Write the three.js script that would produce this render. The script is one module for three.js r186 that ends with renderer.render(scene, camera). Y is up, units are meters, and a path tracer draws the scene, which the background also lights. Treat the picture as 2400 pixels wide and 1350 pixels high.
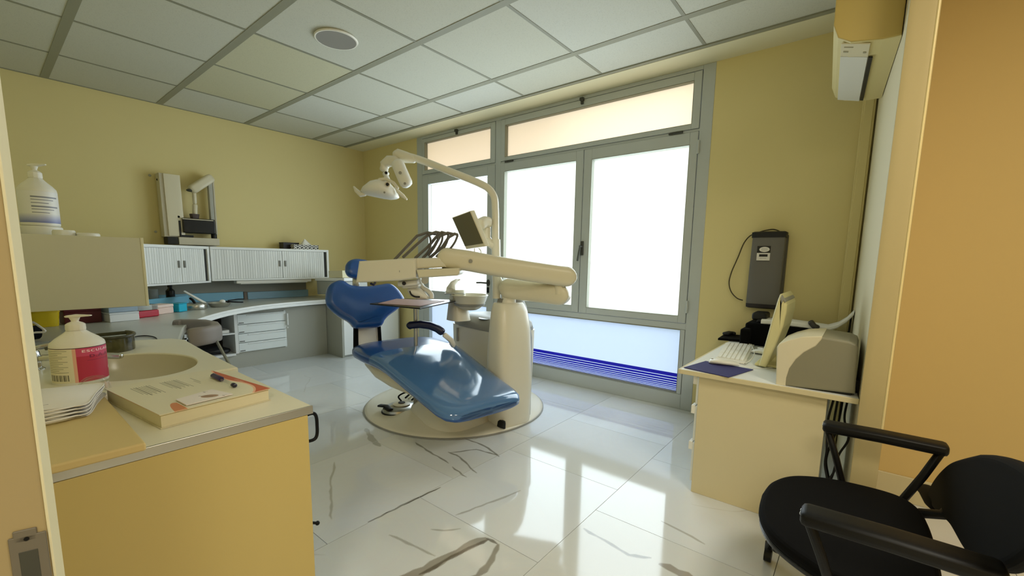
import * as THREE from 'three';
import { RoundedBoxGeometry } from 'three/addons/geometries/RoundedBoxGeometry.js';
import { mergeGeometries, toCreasedNormals } from 'three/addons/utils/BufferGeometryUtils.js';
import { RectAreaLightUniformsLib } from 'three/addons/lights/RectAreaLightUniformsLib.js';

// ---------------------------------------------------------------- camera, sky, lights, exposure
const scene = new THREE.Scene();
const camera = new THREE.PerspectiveCamera(72.665, 2400 / 1484, 0.03, 60);
camera.position.set(6.254, 1.341, 3.969);
camera.rotation.set(-0.131, 0.6786, 0.017, 'YXZ');
camera.setViewOffset(2400, 1484, 0, 0, 2400, 1350);          // the photograph's frame sits a little high on the lens
const renderer = new THREE.WebGLRenderer({ antialias: true });
renderer.toneMapping = THREE.LinearToneMapping;
renderer.toneMappingExposure = 1.33;
renderer.shadowMap.enabled = true;
RectAreaLightUniformsLib.init();
scene.background = new THREE.Color(0.86, 0.94, 1.0);          // even overcast sky
scene.backgroundIntensity = 2.7;
function areaLight(name, color, intensity, w, h, pos, target) {
  const l = new THREE.RectAreaLight(color, intensity, w, h);
  l.name = name; l.position.set(...pos); scene.add(l); l.lookAt(...target);
  return l;
}
const DAY = new THREE.Color(0.72, 0.88, 1.0);
const PANE_LIGHT = 2.5, UNSEEN_LAMP_LIGHT = 13.5;

// ---------------------------------------------------------------- helpers
const HC = 2.987;                                             // ceiling height
let seed = 7;
const rnd = () => { seed = (seed * 16807) % 2147483647; return seed / 2147483647; };
const V = (a) => new THREE.Vector3(a[0], a[1], a[2]);
const used = {};
function numbered(n) { used[n] = (used[n] ?? -1) + 1; return used[n] ? n + '_' + String(used[n]).padStart(3, '0') : n; }
function shadow(o) { o.castShadow = true; o.receiveShadow = true; return o; }
function thing(name, label, category, base, group) {
  const o = new THREE.Group(); o.name = numbered(name); o.position.set(...base); scene.add(o);
  o.userData = { label, category }; if (group) o.userData.group = group;
  return o;
}
function structure(name, base = [0, 0, 0], label) {
  const o = new THREE.Group(); o.name = name; o.position.set(...base); scene.add(o); o.userData = { kind: 'structure' };
  if (label) o.userData.label = label;
  return o;
}
function worldOf(o) { const p = new THREE.Vector3(); for (let q = o; q && q !== scene; q = q.parent) p.add(q.position); return p; }
// geometry is given in world coordinates; a part keeps it relative to the thing's base
function part(parent, name, geo, mat, label) {
  const list = [].concat(geo).map((g) => { const h = g.index ? g.toNonIndexed() : g.clone(); for (const k of Object.keys(h.attributes)) if (!['position', 'normal', 'uv'].includes(k)) h.deleteAttribute(k); if (!h.attributes.uv) h.setAttribute('uv', new THREE.BufferAttribute(new Float32Array(h.attributes.position.count * 2), 2)); return h; });
  const g = list.length > 1 ? mergeGeometries(list) : list[0];
  const p = worldOf(parent); g.translate(-p.x, -p.y, -p.z);
  const m = shadow(new THREE.Mesh(g, mat)); m.name = name; parent.add(m); if (label) m.userData.label = label;
  return m;
}
function solo(name, label, category, base, geo, mat, group) {
  const m = part(scene, name, geo, mat); m.geometry.translate(-base[0], -base[1], -base[2]); m.position.set(...base);
  m.name = numbered(name); m.userData = { label, category }; if (group) m.userData.group = group;
  return m;
}
function wall(name, geo, mat) { const m = part(scene, name, geo, mat); m.userData = { kind: 'structure' }; return m; }
function bx(x0, y0, z0, x1, y1, z1, r = 0) {
  const w = Math.abs(x1 - x0), h = Math.abs(y1 - y0), d = Math.abs(z1 - z0);
  const g = r > 0 ? new RoundedBoxGeometry(w, h, d, 2, Math.min(r, w / 2.01, h / 2.01, d / 2.01)) : new THREE.BoxGeometry(w, h, d);
  return g.translate((x0 + x1) / 2, (y0 + y1) / 2, (z0 + z1) / 2);
}
function ob(c, w, h, d, ry = 0, r = 0.004, rx = 0, rz = 0) {   // box turned about its centre
  const g = r > 0 ? new RoundedBoxGeometry(w, h, d, 2, Math.min(r, w / 2.01, h / 2.01, d / 2.01)) : new THREE.BoxGeometry(w, h, d);
  return g.applyMatrix4(new THREE.Matrix4().compose(V(c), new THREE.Quaternion().setFromEuler(new THREE.Euler(rx, ry, rz, 'YXZ')), new THREE.Vector3(1, 1, 1)));
}
function cyl(a, b, ra, rb = ra, n = 20) {
  const A = V(a), B = V(b), d = B.clone().sub(A), g = new THREE.CylinderGeometry(rb, ra, d.length(), n);
  return g.applyMatrix4(new THREE.Matrix4().compose(A.add(B).multiplyScalar(0.5), new THREE.Quaternion().setFromUnitVectors(new THREE.Vector3(0, 1, 0), d.normalize()), new THREE.Vector3(1, 1, 1)));
}
function tube(pts, r, n = 40, closed = false, rad = 8) { return new THREE.TubeGeometry(new THREE.CatmullRomCurve3(pts.map(V), closed, 'centripetal'), n, r, rad, closed); }
function lathe(c, prof, n = 36, sx = 1, sz = 1) { return toCreasedNormals(new THREE.LatheGeometry(prof.map((p) => new THREE.Vector2(p[0], p[1])), n), 0.7).scale(sx, 1, sz).translate(c[0], c[1], c[2]); }
function ball(c, rx, ry = rx, rz = rx, n = 20) { return new THREE.SphereGeometry(1, n, Math.round(n * 0.7)).scale(rx, ry, rz).translate(...c); }
// skin over stations {c, u, v}: ring = c + u cos + v sin with squared corners
function loft(st, n = 28, e = 4, crease = 0.6) {
  const pos = [], uv = [], R = st.map((s) => {
    const ring = [];
    for (let i = 0; i < n; i++) {
      const t = (i / n) * Math.PI * 2, ct = Math.cos(t), sn = Math.sin(t), q = Math.pow(Math.pow(Math.abs(ct), e) + Math.pow(Math.abs(sn), e), -1 / e);
      ring.push(V(s.c).addScaledVector(V(s.u), ct * q).addScaledVector(V(s.v), sn * q));
    }
    return ring;
  });
  const tri = (a, b, c) => { for (const p of [a, b, c]) { pos.push(p.x, p.y, p.z); uv.push(p.x + p.z, p.y); } };
  for (let k = 0; k + 1 < R.length; k++) for (let i = 0; i < n; i++) {
    const j = (i + 1) % n; tri(R[k][i], R[k][j], R[k + 1][j]); tri(R[k][i], R[k + 1][j], R[k + 1][i]);
  }
  const cap = (ring, c, flip) => { for (let i = 0; i < n; i++) { const j = (i + 1) % n; flip ? tri(c, ring[j], ring[i]) : tri(c, ring[i], ring[j]); } };
  cap(R[0], V(st[0].c), true); cap(R[R.length - 1], V(st[st.length - 1].c), false);
  const g = new THREE.BufferGeometry();
  g.setAttribute('position', new THREE.Float32BufferAttribute(pos, 3)); g.setAttribute('uv', new THREE.Float32BufferAttribute(uv, 2));
  return toCreasedNormals(g, crease);
}
// a station whose ring lies across direction d, with half width w (level) and half height h
function across(c, d, w, h) {
  const D = V(d).normalize(), side = new THREE.Vector3().crossVectors(D, new THREE.Vector3(0, 1, 0)).normalize(), up = new THREE.Vector3().crossVectors(side, D);
  return { c, u: side.multiplyScalar(w).toArray(), v: up.multiplyScalar(h).toArray() };
}
// a rounded bar along a path: ends drawn in
function bar(pts, w, h, e = 4, ends = [0.5, 0.85, 1]) {
  const P = pts.map(V), st = [], dirAt = (i) => P[Math.min(i + 1, P.length - 1)].clone().sub(P[Math.max(i - 1, 0)]).normalize(), L = Math.min(w, h);
  const push = (p, d, k, wi) => st.push(across(p.toArray(), d.toArray(), wi[0] * k, wi[1] * k));
  const W = (i) => [Array.isArray(w) ? w[i] : w, Array.isArray(h) ? h[i] : h], l = Array.isArray(w) || Array.isArray(h) ? 0.03 : L;
  const d0 = dirAt(0), d1 = dirAt(P.length - 1);
  push(P[0].clone(), d0, ends[0], W(0)); push(P[0].clone().addScaledVector(d0, l * 0.25), d0, ends[1], W(0)); push(P[0].clone().addScaledVector(d0, l * 0.7), d0, 1, W(0));
  for (let i = 1; i < P.length - 1; i++) push(P[i], dirAt(i), 1, W(i));
  const m = P.length - 1;
  push(P[m].clone().addScaledVector(d1, -l * 0.7), d1, 1, W(m)); push(P[m].clone().addScaledVector(d1, -l * 0.25), d1, ends[1], W(m)); push(P[m].clone(), d1, ends[0], W(m));
  return loft(st, 28, e, 0.9);
}
// a plate with an outline given as points of one plane; it grows by `thick` against the normal n
function roundBar(pts, w, h, e = 3.4) {                        // like bar, with half-round ends of the bar's own height
  const ease = [0.12, 0.4, 0.65, 0.85, 0.96], P = pts.map(V), d0 = P[1].clone().sub(P[0]).normalize(), m = P.length - 1, d1 = P[m].clone().sub(P[m - 1]).normalize(), st = [];
  for (const k of ease) st.push(across(P[0].clone().addScaledVector(d0, h * (1 - Math.sqrt(1 - k * k))).toArray(), d0.toArray(), w * (0.55 + 0.45 * k), h * k));
  st.push(across(P[0].clone().addScaledVector(d0, h).toArray(), d0.toArray(), w, h));
  for (let i = 1; i < m; i++) st.push(across(pts[i], P[i + 1].clone().sub(P[i - 1]).toArray(), w, h));
  st.push(across(P[m].clone().addScaledVector(d1, -h).toArray(), d1.toArray(), w, h));
  for (const k of ease.slice().reverse()) st.push(across(P[m].clone().addScaledVector(d1, -h * (1 - Math.sqrt(1 - k * k))).toArray(), d1.toArray(), w * (0.55 + 0.45 * k), h * k));
  return loft(st, 32, e, 0.9);
}
function plate(pts, n, thick, bevel = 0, seg = 3, smooth = false) {
  const N = V(n).normalize(), o = V(pts[0]), X = V(pts[1]).sub(o); X.addScaledVector(N, -X.dot(N)).normalize();
  const Y = new THREE.Vector3().crossVectors(N, X), two = pts.map((p) => { const d = V(p).sub(o); return new THREE.Vector2(d.dot(X), d.dot(Y)); });
  const s = new THREE.Shape();
  if (smooth) { s.moveTo(two[0].x, two[0].y); s.splineThru(two.slice(1).concat([two[0]])); } else s.setFromPoints(two);
  const g = new THREE.ExtrudeGeometry(s, { depth: Math.max(thick - 2 * bevel, 0.0005), bevelEnabled: bevel > 0, bevelSize: bevel, bevelOffset: -bevel, bevelThickness: bevel, bevelSegments: seg, curveSegments: 8 });
  const m = new THREE.Matrix4().makeBasis(X, Y, N).setPosition(o.clone().addScaledVector(N, -(thick - bevel)));
  return g.applyMatrix4(m);
}
const level = (pts, y, thick, bevel = 0, smooth = false) => plate(pts.map((p) => [p[0], y, p[1]]), [0, 1, 0], thick, bevel, 3, smooth);
function boxUV(g, s = 1, ox = 0, oy = 0) {                     // texture coordinates in metres by the face's main axis
  const h = g.index ? g.toNonIndexed() : g, p = h.attributes.position, n = h.attributes.normal, uv = new Float32Array(p.count * 2);
  for (let i = 0; i < p.count; i++) {
    const a = Math.abs(n.getX(i)), b = Math.abs(n.getY(i)), c = Math.abs(n.getZ(i)), x = p.getX(i), y = p.getY(i), z = p.getZ(i);
    const q = b >= a && b >= c ? [x, z] : a >= c ? [z, y] : [x, y];
    uv[2 * i] = q[0] * s + ox; uv[2 * i + 1] = q[1] * s + oy;
  }
  h.setAttribute('uv', new THREE.BufferAttribute(uv, 2)); return h;
}
function quadUV(g, o, x, y) {                                  // maps the rectangle o, o+x, o+y to the unit square
  const h = g.index ? g.toNonIndexed() : g, p = h.attributes.position, uv = new Float32Array(p.count * 2), O = V(o), X = V(x).sub(O), Y = V(y).sub(O), q = new THREE.Vector3();
  for (let i = 0; i < p.count; i++) { q.fromBufferAttribute(p, i).sub(O); uv[2 * i] = q.dot(X) / X.lengthSq(); uv[2 * i + 1] = q.dot(Y) / Y.lengthSq(); }
  h.setAttribute('uv', new THREE.BufferAttribute(uv, 2)); return h;
}

// ---------------------------------------------------------------- materials
const M = (color, rough = 0.6, more = {}) => new THREE.MeshPhysicalMaterial({ color, roughness: rough, ...more });
function canvasTex(w, h, draw, srgb = true) {
  const c = document.createElement('canvas'); c.width = w; c.height = h; draw(c.getContext('2d'), w, h);
  const t = new THREE.CanvasTexture(c); if (srgb) t.colorSpace = THREE.SRGBColorSpace; t.magFilter = THREE.LinearFilter; t.wrapS = t.wrapT = THREE.RepeatWrapping; return t;
}
const grainTex = canvasTex(512, 512, (x, w, h) => {            // fine relief of painted plaster
  x.fillStyle = '#808080'; x.fillRect(0, 0, w, h);
  for (let i = 0; i < 9000; i++) { const g = Math.floor(90 + rnd() * 90), r = 1 + rnd() * 3; x.fillStyle = `rgba(${g},${g},${g},0.35)`; x.beginPath(); x.arc(rnd() * w, rnd() * h, r, 0, 7); x.fill(); }
}, false);
const speckTex = canvasTex(512, 512, (x, w, h) => {            // mineral fibre speckle, nearly white
  x.fillStyle = '#f6f6f2'; x.fillRect(0, 0, w, h);
  for (let i = 0; i < 7000; i++) { x.fillStyle = rnd() < 0.5 ? 'rgba(205,205,198,0.5)' : 'rgba(255,255,255,0.6)'; x.fillRect(rnd() * w, rnd() * h, 1 + rnd() * 2, 1 + rnd() * 2); }
});
const plaster = (c) => M(c, 0.75, { bumpMap: grainTex, bumpScale: 0.0006 });
const mat = {
  yellow: plaster('#e5d699'), warmLitYellow: plaster('#d0b475'), plainWhite: plaster('#e6dcba'), cream: plaster('#e6e0bd'),  // right-hand yellow deepened for the warm lamp light on that wall
  splash: M('#8f8f84', 0.5), baseboard: M('#c9bd96', 0.4), tileA: M('#d6d7ce', 0.9, { map: speckTex }), tileB: M('#d1d1c4', 0.9, { map: speckTex }), tileC: M('#d0cdb0', 0.9, { map: speckTex }),
  grid: M('#93937f', 0.6), gridThin: M('#8e8e7c', 0.6), alu: M('#bfc5c3', 0.4, { metalness: 0.1 }), aluDark: M('#3f4038', 0.6), steel: M('#b9b9b2', 0.28, { metalness: 0.9 }), chrome: M('#d8d8d6', 0.12, { metalness: 1 }),
  frost: M('#f4f3ee', 1, { transmission: 1, thickness: 0 }), frostLitWarm: M('#f2e6d6', 1, { transmission: 1, thickness: 0 }), frostCool: M('#cfd7e2', 1, { transmission: 1, thickness: 0 }), blueFilm: M('#1226c8', 1, { transmission: 1, thickness: 0 }),  // warm transom tint stands for light bounced under the slab outside
  ochre: M('#cdb873', 0.5), board: M('#d9c286', 0.55), shadedPanel: M('#d2ceb2', 0.45), laminate: M('#eff1ee', 0.38), laminateGrey: M('#b4b6ae', 0.35), worktop: M('#c9cac2', 0.3), deskSide: M('#dccfa6', 0.45), counter: M('#e6e2cc', 0.3), cabinetGrey: M('#b0b0a4', 0.5), darkIn: M('#2b2a26', 0.7),
  dentalWhite: M('#e6e0cb', 0.32, { clearcoat: 0.3, clearcoatRoughness: 0.3 }), dentalCream: M('#e0d8bc', 0.35), dentalGrey: M('#96948a', 0.4), plasticWhite: M('#efece0', 0.4), leather: M('#194f94', 0.28, { clearcoat: 0.35, clearcoatRoughness: 0.12 }), film: M('#4d78aa', 0.12, { clearcoat: 0.8, clearcoatRoughness: 0.06 }), navy: M('#10163a', 0.35),
  black: M('#060606', 0.55), blackSoft: M('#040404', 0.9, { specularIntensity: 0.35 }), blackGloss: M('#0a0a0c', 0.25), blackMetal: M('#080808', 0.45, { specularIntensity: 0.5 }), greyHose: M('#6f6a62', 0.5), taupe: M('#8d857e', 0.6), taupeDark: M('#5a564c', 0.65),
  pull: M('#6d675a', 0.5), doorLeaf: M('#a5946c', 0.5), basin: M('#c9c2a8', 0.25), drawer: M('#eef4f2', 0.35), slatA: M('#eef0ec', 0.4), slatB: M('#e6e8e4', 0.42), cabHandle: M('#77766c', 0.4), maskCloth: M('#ebe8e2', 0.9), cover: M('#d9d1b2', 0.45), pages: M('#e4dcbc', 0.7),
  smokeDark: M('#3a3a28', 0.3), clearGrey: M('#dfe3e2', 0.1, { transmission: 0.75, thickness: 0 }), xray: M('#cfc8b2', 0.4), hoseDark: M('#57534c', 0.5), keys: M('#f3f1e8', 0.5), monitorCream: M('#ded49c', 0.45), monitorDark: M('#3b3a30', 0.5), printerGrey: M('#8d8972', 0.5),
  acMark: M('#a9a48c', 0.5), acBody: M('#dccf96', 0.45), acEndShade: M('#bda65c', 0.5), acLouvre: M('#e2e2da', 0.4), blackArm: M('#060606', 0.5, { specularIntensity: 0.6 }),
  paper: M('#f2f0e8', 0.8), clear: M('#f4f6f4', 0.08, { transmission: 1, thickness: 0 }), smoke: M('#a19d7c', 0.12, { transmission: 0.92, thickness: 0 }),
};

// ---------------------------------------------------------------- floor
{
  const W = 9.2, D = 7.2, tex = canvasTex(2048, 1600, (x, w, h) => {
    x.fillStyle = '#dfe2e3'; x.fillRect(0, 0, w, h);
    const px = (p) => [((p[0] + 0.4) / W) * w, ((p[1] + 0.4) / D) * h];
    for (let i = 0; i < 240; i++) { const c = px([rnd() * 9 - 0.3, rnd() * 7]), r = 30 + rnd() * 130, g = x.createRadialGradient(c[0], c[1], 0, c[0], c[1], r), t = rnd() < 0.5 ? '255,255,252' : '186,186,180'; g.addColorStop(0, `rgba(${t},0.16)`); g.addColorStop(1, `rgba(${t},0)`); x.fillStyle = g; x.fillRect(c[0] - r, c[1] - r, 2 * r, 2 * r); }
    const vein = (pts, wide, al, tone = '92,86,76') => {         // wandering vein of changing width, filled once
      const L = [], Rr = [];
      for (let k = 0; k + 1 < pts.length; k++) {
        const a0 = px(pts[k]), a1 = px(pts[k + 1]), len = Math.hypot(a1[0] - a0[0], a1[1] - a0[1]), n = Math.max(2, Math.round(len / 9)), nx = -(a1[1] - a0[1]) / len, ny = (a1[0] - a0[0]) / len;
        for (let i = k ? 1 : 0; i <= n; i++) { const f = i / n, j = (rnd() - 0.5) * 2, q = wide * (0.3 + 0.35 * rnd()) * ((k === 0 && i === 0) || (k === pts.length - 2 && i === n) ? 0.3 : 1), X = a0[0] + (a1[0] - a0[0]) * f + nx * j, Y = a0[1] + (a1[1] - a0[1]) * f + ny * j; L.push([X + nx * q, Y + ny * q]); Rr.unshift([X - nx * q, Y - ny * q]); }
      }
      x.fillStyle = `rgba(${tone},${al * 0.85})`; x.beginPath(); L.concat(Rr).forEach((p, i) => (i ? x.lineTo(...p) : x.moveTo(...p))); x.closePath(); x.fill();
    };
    for (let i = 0; i < 46; i++) { let p = [rnd() * 8.6, rnd() * 6.6]; const a = rnd() * 6.3, pts = [p]; for (let k = 0; k < 4; k++) { p = [p[0] + Math.cos(a + rnd() - 0.5) * 0.22, p[1] + Math.sin(a + rnd() - 0.5) * 0.22]; pts.push(p); } vein(pts, 1 + rnd() * 2, 0.22, '150,144,132'); }
    vein([[4.96, 2.53], [4.93, 2.64], [4.91, 2.78], [4.89, 2.9], [4.87, 3.02]], 11, 0.75, '128,118,100'); vein([[4.975, 2.53], [4.945, 2.64], [4.925, 2.78], [4.905, 2.9]], 4, 0.8, '88,78,64');
    vein([[5.03, 2.53], [5.08, 2.63], [5.1, 2.74], [5.08, 2.9]], 7, 0.75, '120,112,96'); vein([[4.96, 2.53], [5.03, 2.53]], 5, 0.8);
    vein([[4.44, 2.36], [4.425, 2.54], [4.42, 2.72], [4.41, 2.83]], 2.5, 0.95, '74,68,58');
    for (const p of [[[4.04, 1.77], [4.25, 1.77], [4.44, 1.83]], [[3.82, 2.06], [4.07, 2.1], [4.25, 2.12]], [[4.12, 2.01], [4.24, 2.01], [4.48, 2.1]], [[4.14, 2.01], [4.24, 1.85], [4.42, 1.82]], [[4.3, 2.14], [4.47, 2.18]]]) vein(p, 3, 0.75, '104,102,92');
    for (const p of [[[4.71, 2.5], [4.74, 2.38], [4.77, 2.27], [4.82, 2.08]], [[3.67, 2.6], [3.88, 2.74], [4.25, 2.94]], [[4.7, 2.66], [4.76, 2.63], [4.81, 2.56]], [[4.58, 2.82], [4.7, 2.8], [4.87, 2.78]], [[5.56, 1.84], [5.69, 1.86], [5.79, 1.89]]]) vein(p, 3, 0.5, '130,124,112');
    vein([[5.28, 2.16], [5.45, 2.18], [5.54, 2.2], [5.63, 2.15]], 4, 0.6); vein([[5.67, 2.16], [5.79, 2.16], [5.9, 2.18]], 10, 0.65, '120,110,94');
    vein([[3.32, 2.15], [3.55, 2.24], [3.69, 2.27]], 9, 0.5, '122,122,112'); vein([[5.62, 2.6], [5.75, 2.52], [5.9, 2.5]], 3, 0.6);  // first stroke is a grey patch, a painted floor reflection
  });
  tex.wrapS = tex.wrapT = THREE.ClampToEdgeWrapping;
  const marble = [0.06, 0.075, 0.07].map((r, i) => M(['#ffffff', '#fbfaf6', '#f7f8f8'][i], r, { map: tex, ior: 1.72 }));
  const f = structure('floor');
  part(f, 'screed', bx(-0.4, -0.2, -0.4, 8.8, -0.011, 6.9), M('#8d8b84', 0.9));
  const g0 = 0.0013;                                           // half the joint
  for (let c = -7; c <= 4; c++) {
    const x0 = Math.max(5.25 + 0.83 * c, -0.1), x1 = Math.min(5.25 + 0.83 * (c + 1), 8.4); if (x1 - x0 < 0.03) continue;
    const off = (((c + 1) * 0.27) % 0.81 + 0.81) % 0.81;
    for (let r = -4; r <= 8; r++) {
      const z0 = Math.max(1.7 + off + 0.81 * r, -0.1), z1 = Math.min(1.7 + off + 0.81 * (r + 1), 6.6); if (z1 - z0 < 0.03) continue;
      const g = boxUV(bx(x0 + g0, -0.011, z0 + g0, x1 - g0, (rnd() - 0.5) * 0.0003, z1 - g0), 1), uv = g.attributes.uv;
      for (let i = 0; i < uv.count; i++) uv.setXY(i, (uv.getX(i) + 0.4) / W, 1 - (uv.getY(i) + 0.4) / D);
      part(f, 'floor_tile', g, marble[Math.floor(rnd() * 3)]);
    }
  }
}

// ---------------------------------------------------------------- walls and ceiling
wall('wall_left', boxUV(bx(-0.25, -0.02, -0.3, 0, 3.2, 6.7), 1), mat.yellow);
wall('wall_window', [bx(-0.25, -0.02, -0.3, 1.319, 3.2, 0), bx(5.165, -0.02, -0.3, 8.6, 3.2, 0), bx(1.319, 2.98, -0.3, 5.165, 3.2, 0)].map((g) => boxUV(g)), mat.yellow);
wall('wall_right', boxUV(level([[6.226, 0.0], [6.39, 0.0], [6.39, 1.5], [6.303, 1.5]], 3.2, 3.22)), mat.plainWhite);
wall('wall_side', boxUV(bx(6.39, -0.02, 0, 8.6, 3.2, 0.727)), mat.warmLitYellow);
wall('wall_far', boxUV(bx(8.4, -0.02, 0.727, 8.6, 3.2, 6.7)), mat.warmLitYellow);
wall('wall_back', [bx(-0.1, -0.02, 4.02, 5.02, 3.2, 4.14)].map((g) => boxUV(g)), mat.yellow);
wall('wall_hall', boxUV(bx(-0.25, -0.02, 6.5, 8.6, 3.2, 6.7)), mat.yellow);
wall('trim_1', loft([{ c: [6.3475, -0.01, 1.503], u: [0.0475, 0, 0], v: [0, 0, 0.012] }, { c: [6.3475, HC, 1.503], u: [0.0475, 0, 0], v: [0, 0, 0.012] }], 20, 6), M('#c0ae7c', 0.6));
wall('edge_glint_2', cyl([6.388, 0.62, 1.513], [6.388, HC, 1.513], 0.005, 0.005, 10), M('#f0dca0', 0.3));  // pale bead stands for light caught along the partition edge
wall('baseboard_side', bx(6.39, 0, 0.727, 8.4, 0.15, 0.742, 0.004), mat.baseboard);
wall('trim_3', [bx(6.147, 0.02, 0.002, 6.219, 2.9, 0.06, 0.006), bx(6.158, 0.02, 0.055, 6.208, 2.895, 0.066, 0.004)], mat.yellow);   // pipe trunking below the air conditioner
{
  const c = structure('ceiling');
  part(c, 'slab', bx(-0.25, HC + 0.06, -0.3, 8.6, HC + 0.3, 6.7), mat.plainWhite);
  const xs = [0]; for (let i = 0; i < 10; i++) xs.push(0.806 + 0.87 * i); xs[xs.length - 1] = 8.4;
  const zs = [0.3]; for (let i = 0; i < 7; i++) zs.push(0.791 + 0.87 * i); zs.push(6.5);
  for (let i = 0; i + 1 < xs.length; i++) for (let k = 0; k + 1 < zs.length; k++) {
    const m = (i === 1 && k === 2) || (i === 2 && k === 2) ? mat.tileC : rnd() < 0.5 ? mat.tileA : mat.tileB;
    part(c, 'ceiling_tile', boxUV(bx(xs[i] + 0.006, HC + 0.006, zs[k] + 0.012, xs[i + 1] - 0.006, HC + 0.022, zs[k + 1] - 0.012), 1.3), m);
  }
  for (const z of zs.slice(1, -1)) part(c, 'main_runner', bx(0, HC + 0.002, z - 0.029, 8.4, HC + 0.03, z + 0.029), mat.grid);
  for (const x of xs.slice(1, -1)) part(c, 'cross_tee', bx(x - 0.012, HC + 0.003, 0.3, x + 0.012, HC + 0.03, 6.5), mat.gridThin);
  part(c, 'edge_angle', [bx(0, HC - 0.004, 0.285, 6.305, HC + 0.03, 0.325), bx(0, HC + 0.001, 0.3, 0.02, HC + 0.03, 4.02)], mat.grid);
  part(c, 'perimeter_strip', bx(0, HC - 0.006, 0, 6.305, HC + 0.06, 0.285), mat.cream);
  const s = thing('ceiling_speaker', 'round grey speaker grille flush in a ceiling tile', 'speaker', [2.972, HC, 2.088]);
  part(s, 'rim', lathe([2.972, HC, 2.088], [[0.15, 0.006], [0.158, -0.004], [0.152, -0.012], [0.143, -0.012]], 48), mat.plasticWhite);
  part(s, 'grille', lathe([2.972, HC, 2.088], [[0.0001, -0.008], [0.1, -0.009], [0.146, -0.011], [0.146, 0.004]], 48), M('#8f8c84', 0.8));
}

// ---------------------------------------------------------------- glazed front: window_1 (transoms, casements, lower lights) and the glazed door_1
function frame(x0, y0, x1, y1, l, b, r, t, z0, z1) {           // four rails round a light
  return [bx(x0, y0, z0, x0 + l, y1, z1, 0.004), bx(x1 - r, y0, z0, x1, y1, z1, 0.004), bx(x0 + l, y0, z0, x1 - r, y0 + b, z1, 0.004), bx(x0 + l, y1 - t, z0, x1 - r, y1, z1, 0.004)];
}
{
  const w = structure('window_1', [3.24, 0, 0]);
  part(w, 'outer_frame', [...frame(1.319, 0, 5.165, 2.98, 0.11, 0.14, 0.1, 0.035, -0.09, 0.004), bx(2.765, 0.14, -0.09, 2.845, 2.945, 0.0), bx(1.43, 2.455, -0.09, 5.065, 2.475, -0.004), bx(2.845, 0.742, -0.09, 5.065, 0.795, 0.002)], mat.alu);
  const light = (name, x0, y0, x1, y1, g, m, z = -0.045) => { part(w, name, frame(x0, y0, x1, y1, g[0] - x0, g[1] - y0, x1 - g[2], y1 - g[3], -0.07, 0.008), mat.alu); part(w, 'pane', bx(g[0] - 0.01, g[1] - 0.01, z - 0.004, g[2] + 0.01, g[3] + 0.01, z), m, m === mat.frostCool ? 'bluish frosted lower pane' : undefined); part(w, 'seal', frame(g[0] - 0.006, g[1] - 0.006, g[2] + 0.006, g[3] + 0.006, 0.008, 0.008, 0.008, 0.008, -0.044, 0.0085), mat.gridThin); };
  light('transom_sash', 1.436, 2.478, 2.76, 2.94, [1.489, 2.53, 2.687, 2.89], mat.frostLitWarm);
  light('transom_sash', 2.85, 2.478, 5.06, 2.94, [2.913, 2.522, 4.995, 2.87], mat.frostLitWarm);
  light('casement_sash', 2.85, 0.8, 3.953, 2.452, [2.908, 0.87, 3.869, 2.358], mat.frost);
  light('casement_sash', 3.961, 0.8, 5.06, 2.452, [4.05, 0.863, 4.992, 2.348], mat.frost);
  light('lower_light', 2.85, 0.142, 5.062, 0.74, [2.92, 0.15, 5.022, 0.735], mat.frostCool);
  // printed blue bands on the lower pane, thinner towards the sill
  let y = 0.318; const bands = [0.034, 0.02, 0.017, 0.014, 0.012, 0.01, 0.008, 0.006, 0.005];
  for (const b of bands) { part(w, 'film_band', bx(2.92, y - b, -0.044, 5.022, y, -0.042), mat.blueFilm); y -= b + 0.0062; }
  for (const x of [2.12, 3.92]) part(w, 'catch', [bx(x - 0.02, 2.925, 0.006, x + 0.02, 2.955, 0.04, 0.004), bx(x - 0.014, 2.895, 0.006, x + 0.014, 2.93, 0.026, 0.004)], mat.aluDark);
  for (const [x, yy] of [[5.068, 2.32], [5.068, 0.95]]) part(w, 'hinge', cyl([x, yy - 0.055, 0.014], [x, yy + 0.055, 0.014], 0.011), mat.alu);
  for (const [x, yy] of [[4.87, 2.465], [2.98, 2.465]]) part(w, 'hinge', cyl([x - 0.06, yy, 0.012], [x + 0.06, yy, 0.012], 0.009), mat.aluDark);
  const h = part(w, 'handle', [bx(3.963, 1.4, 0.008, 3.997, 1.545, 0.024, 0.006), cyl([3.978, 1.49, 0.02], [3.978, 1.49, 0.06], 0.011), bar([[3.978, 1.495, 0.058], [3.972, 1.43, 0.062], [3.958, 1.34, 0.06]], 0.011, 0.008)], mat.aluDark);
  h.userData.label = 'dark window handle turned down';
}
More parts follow.
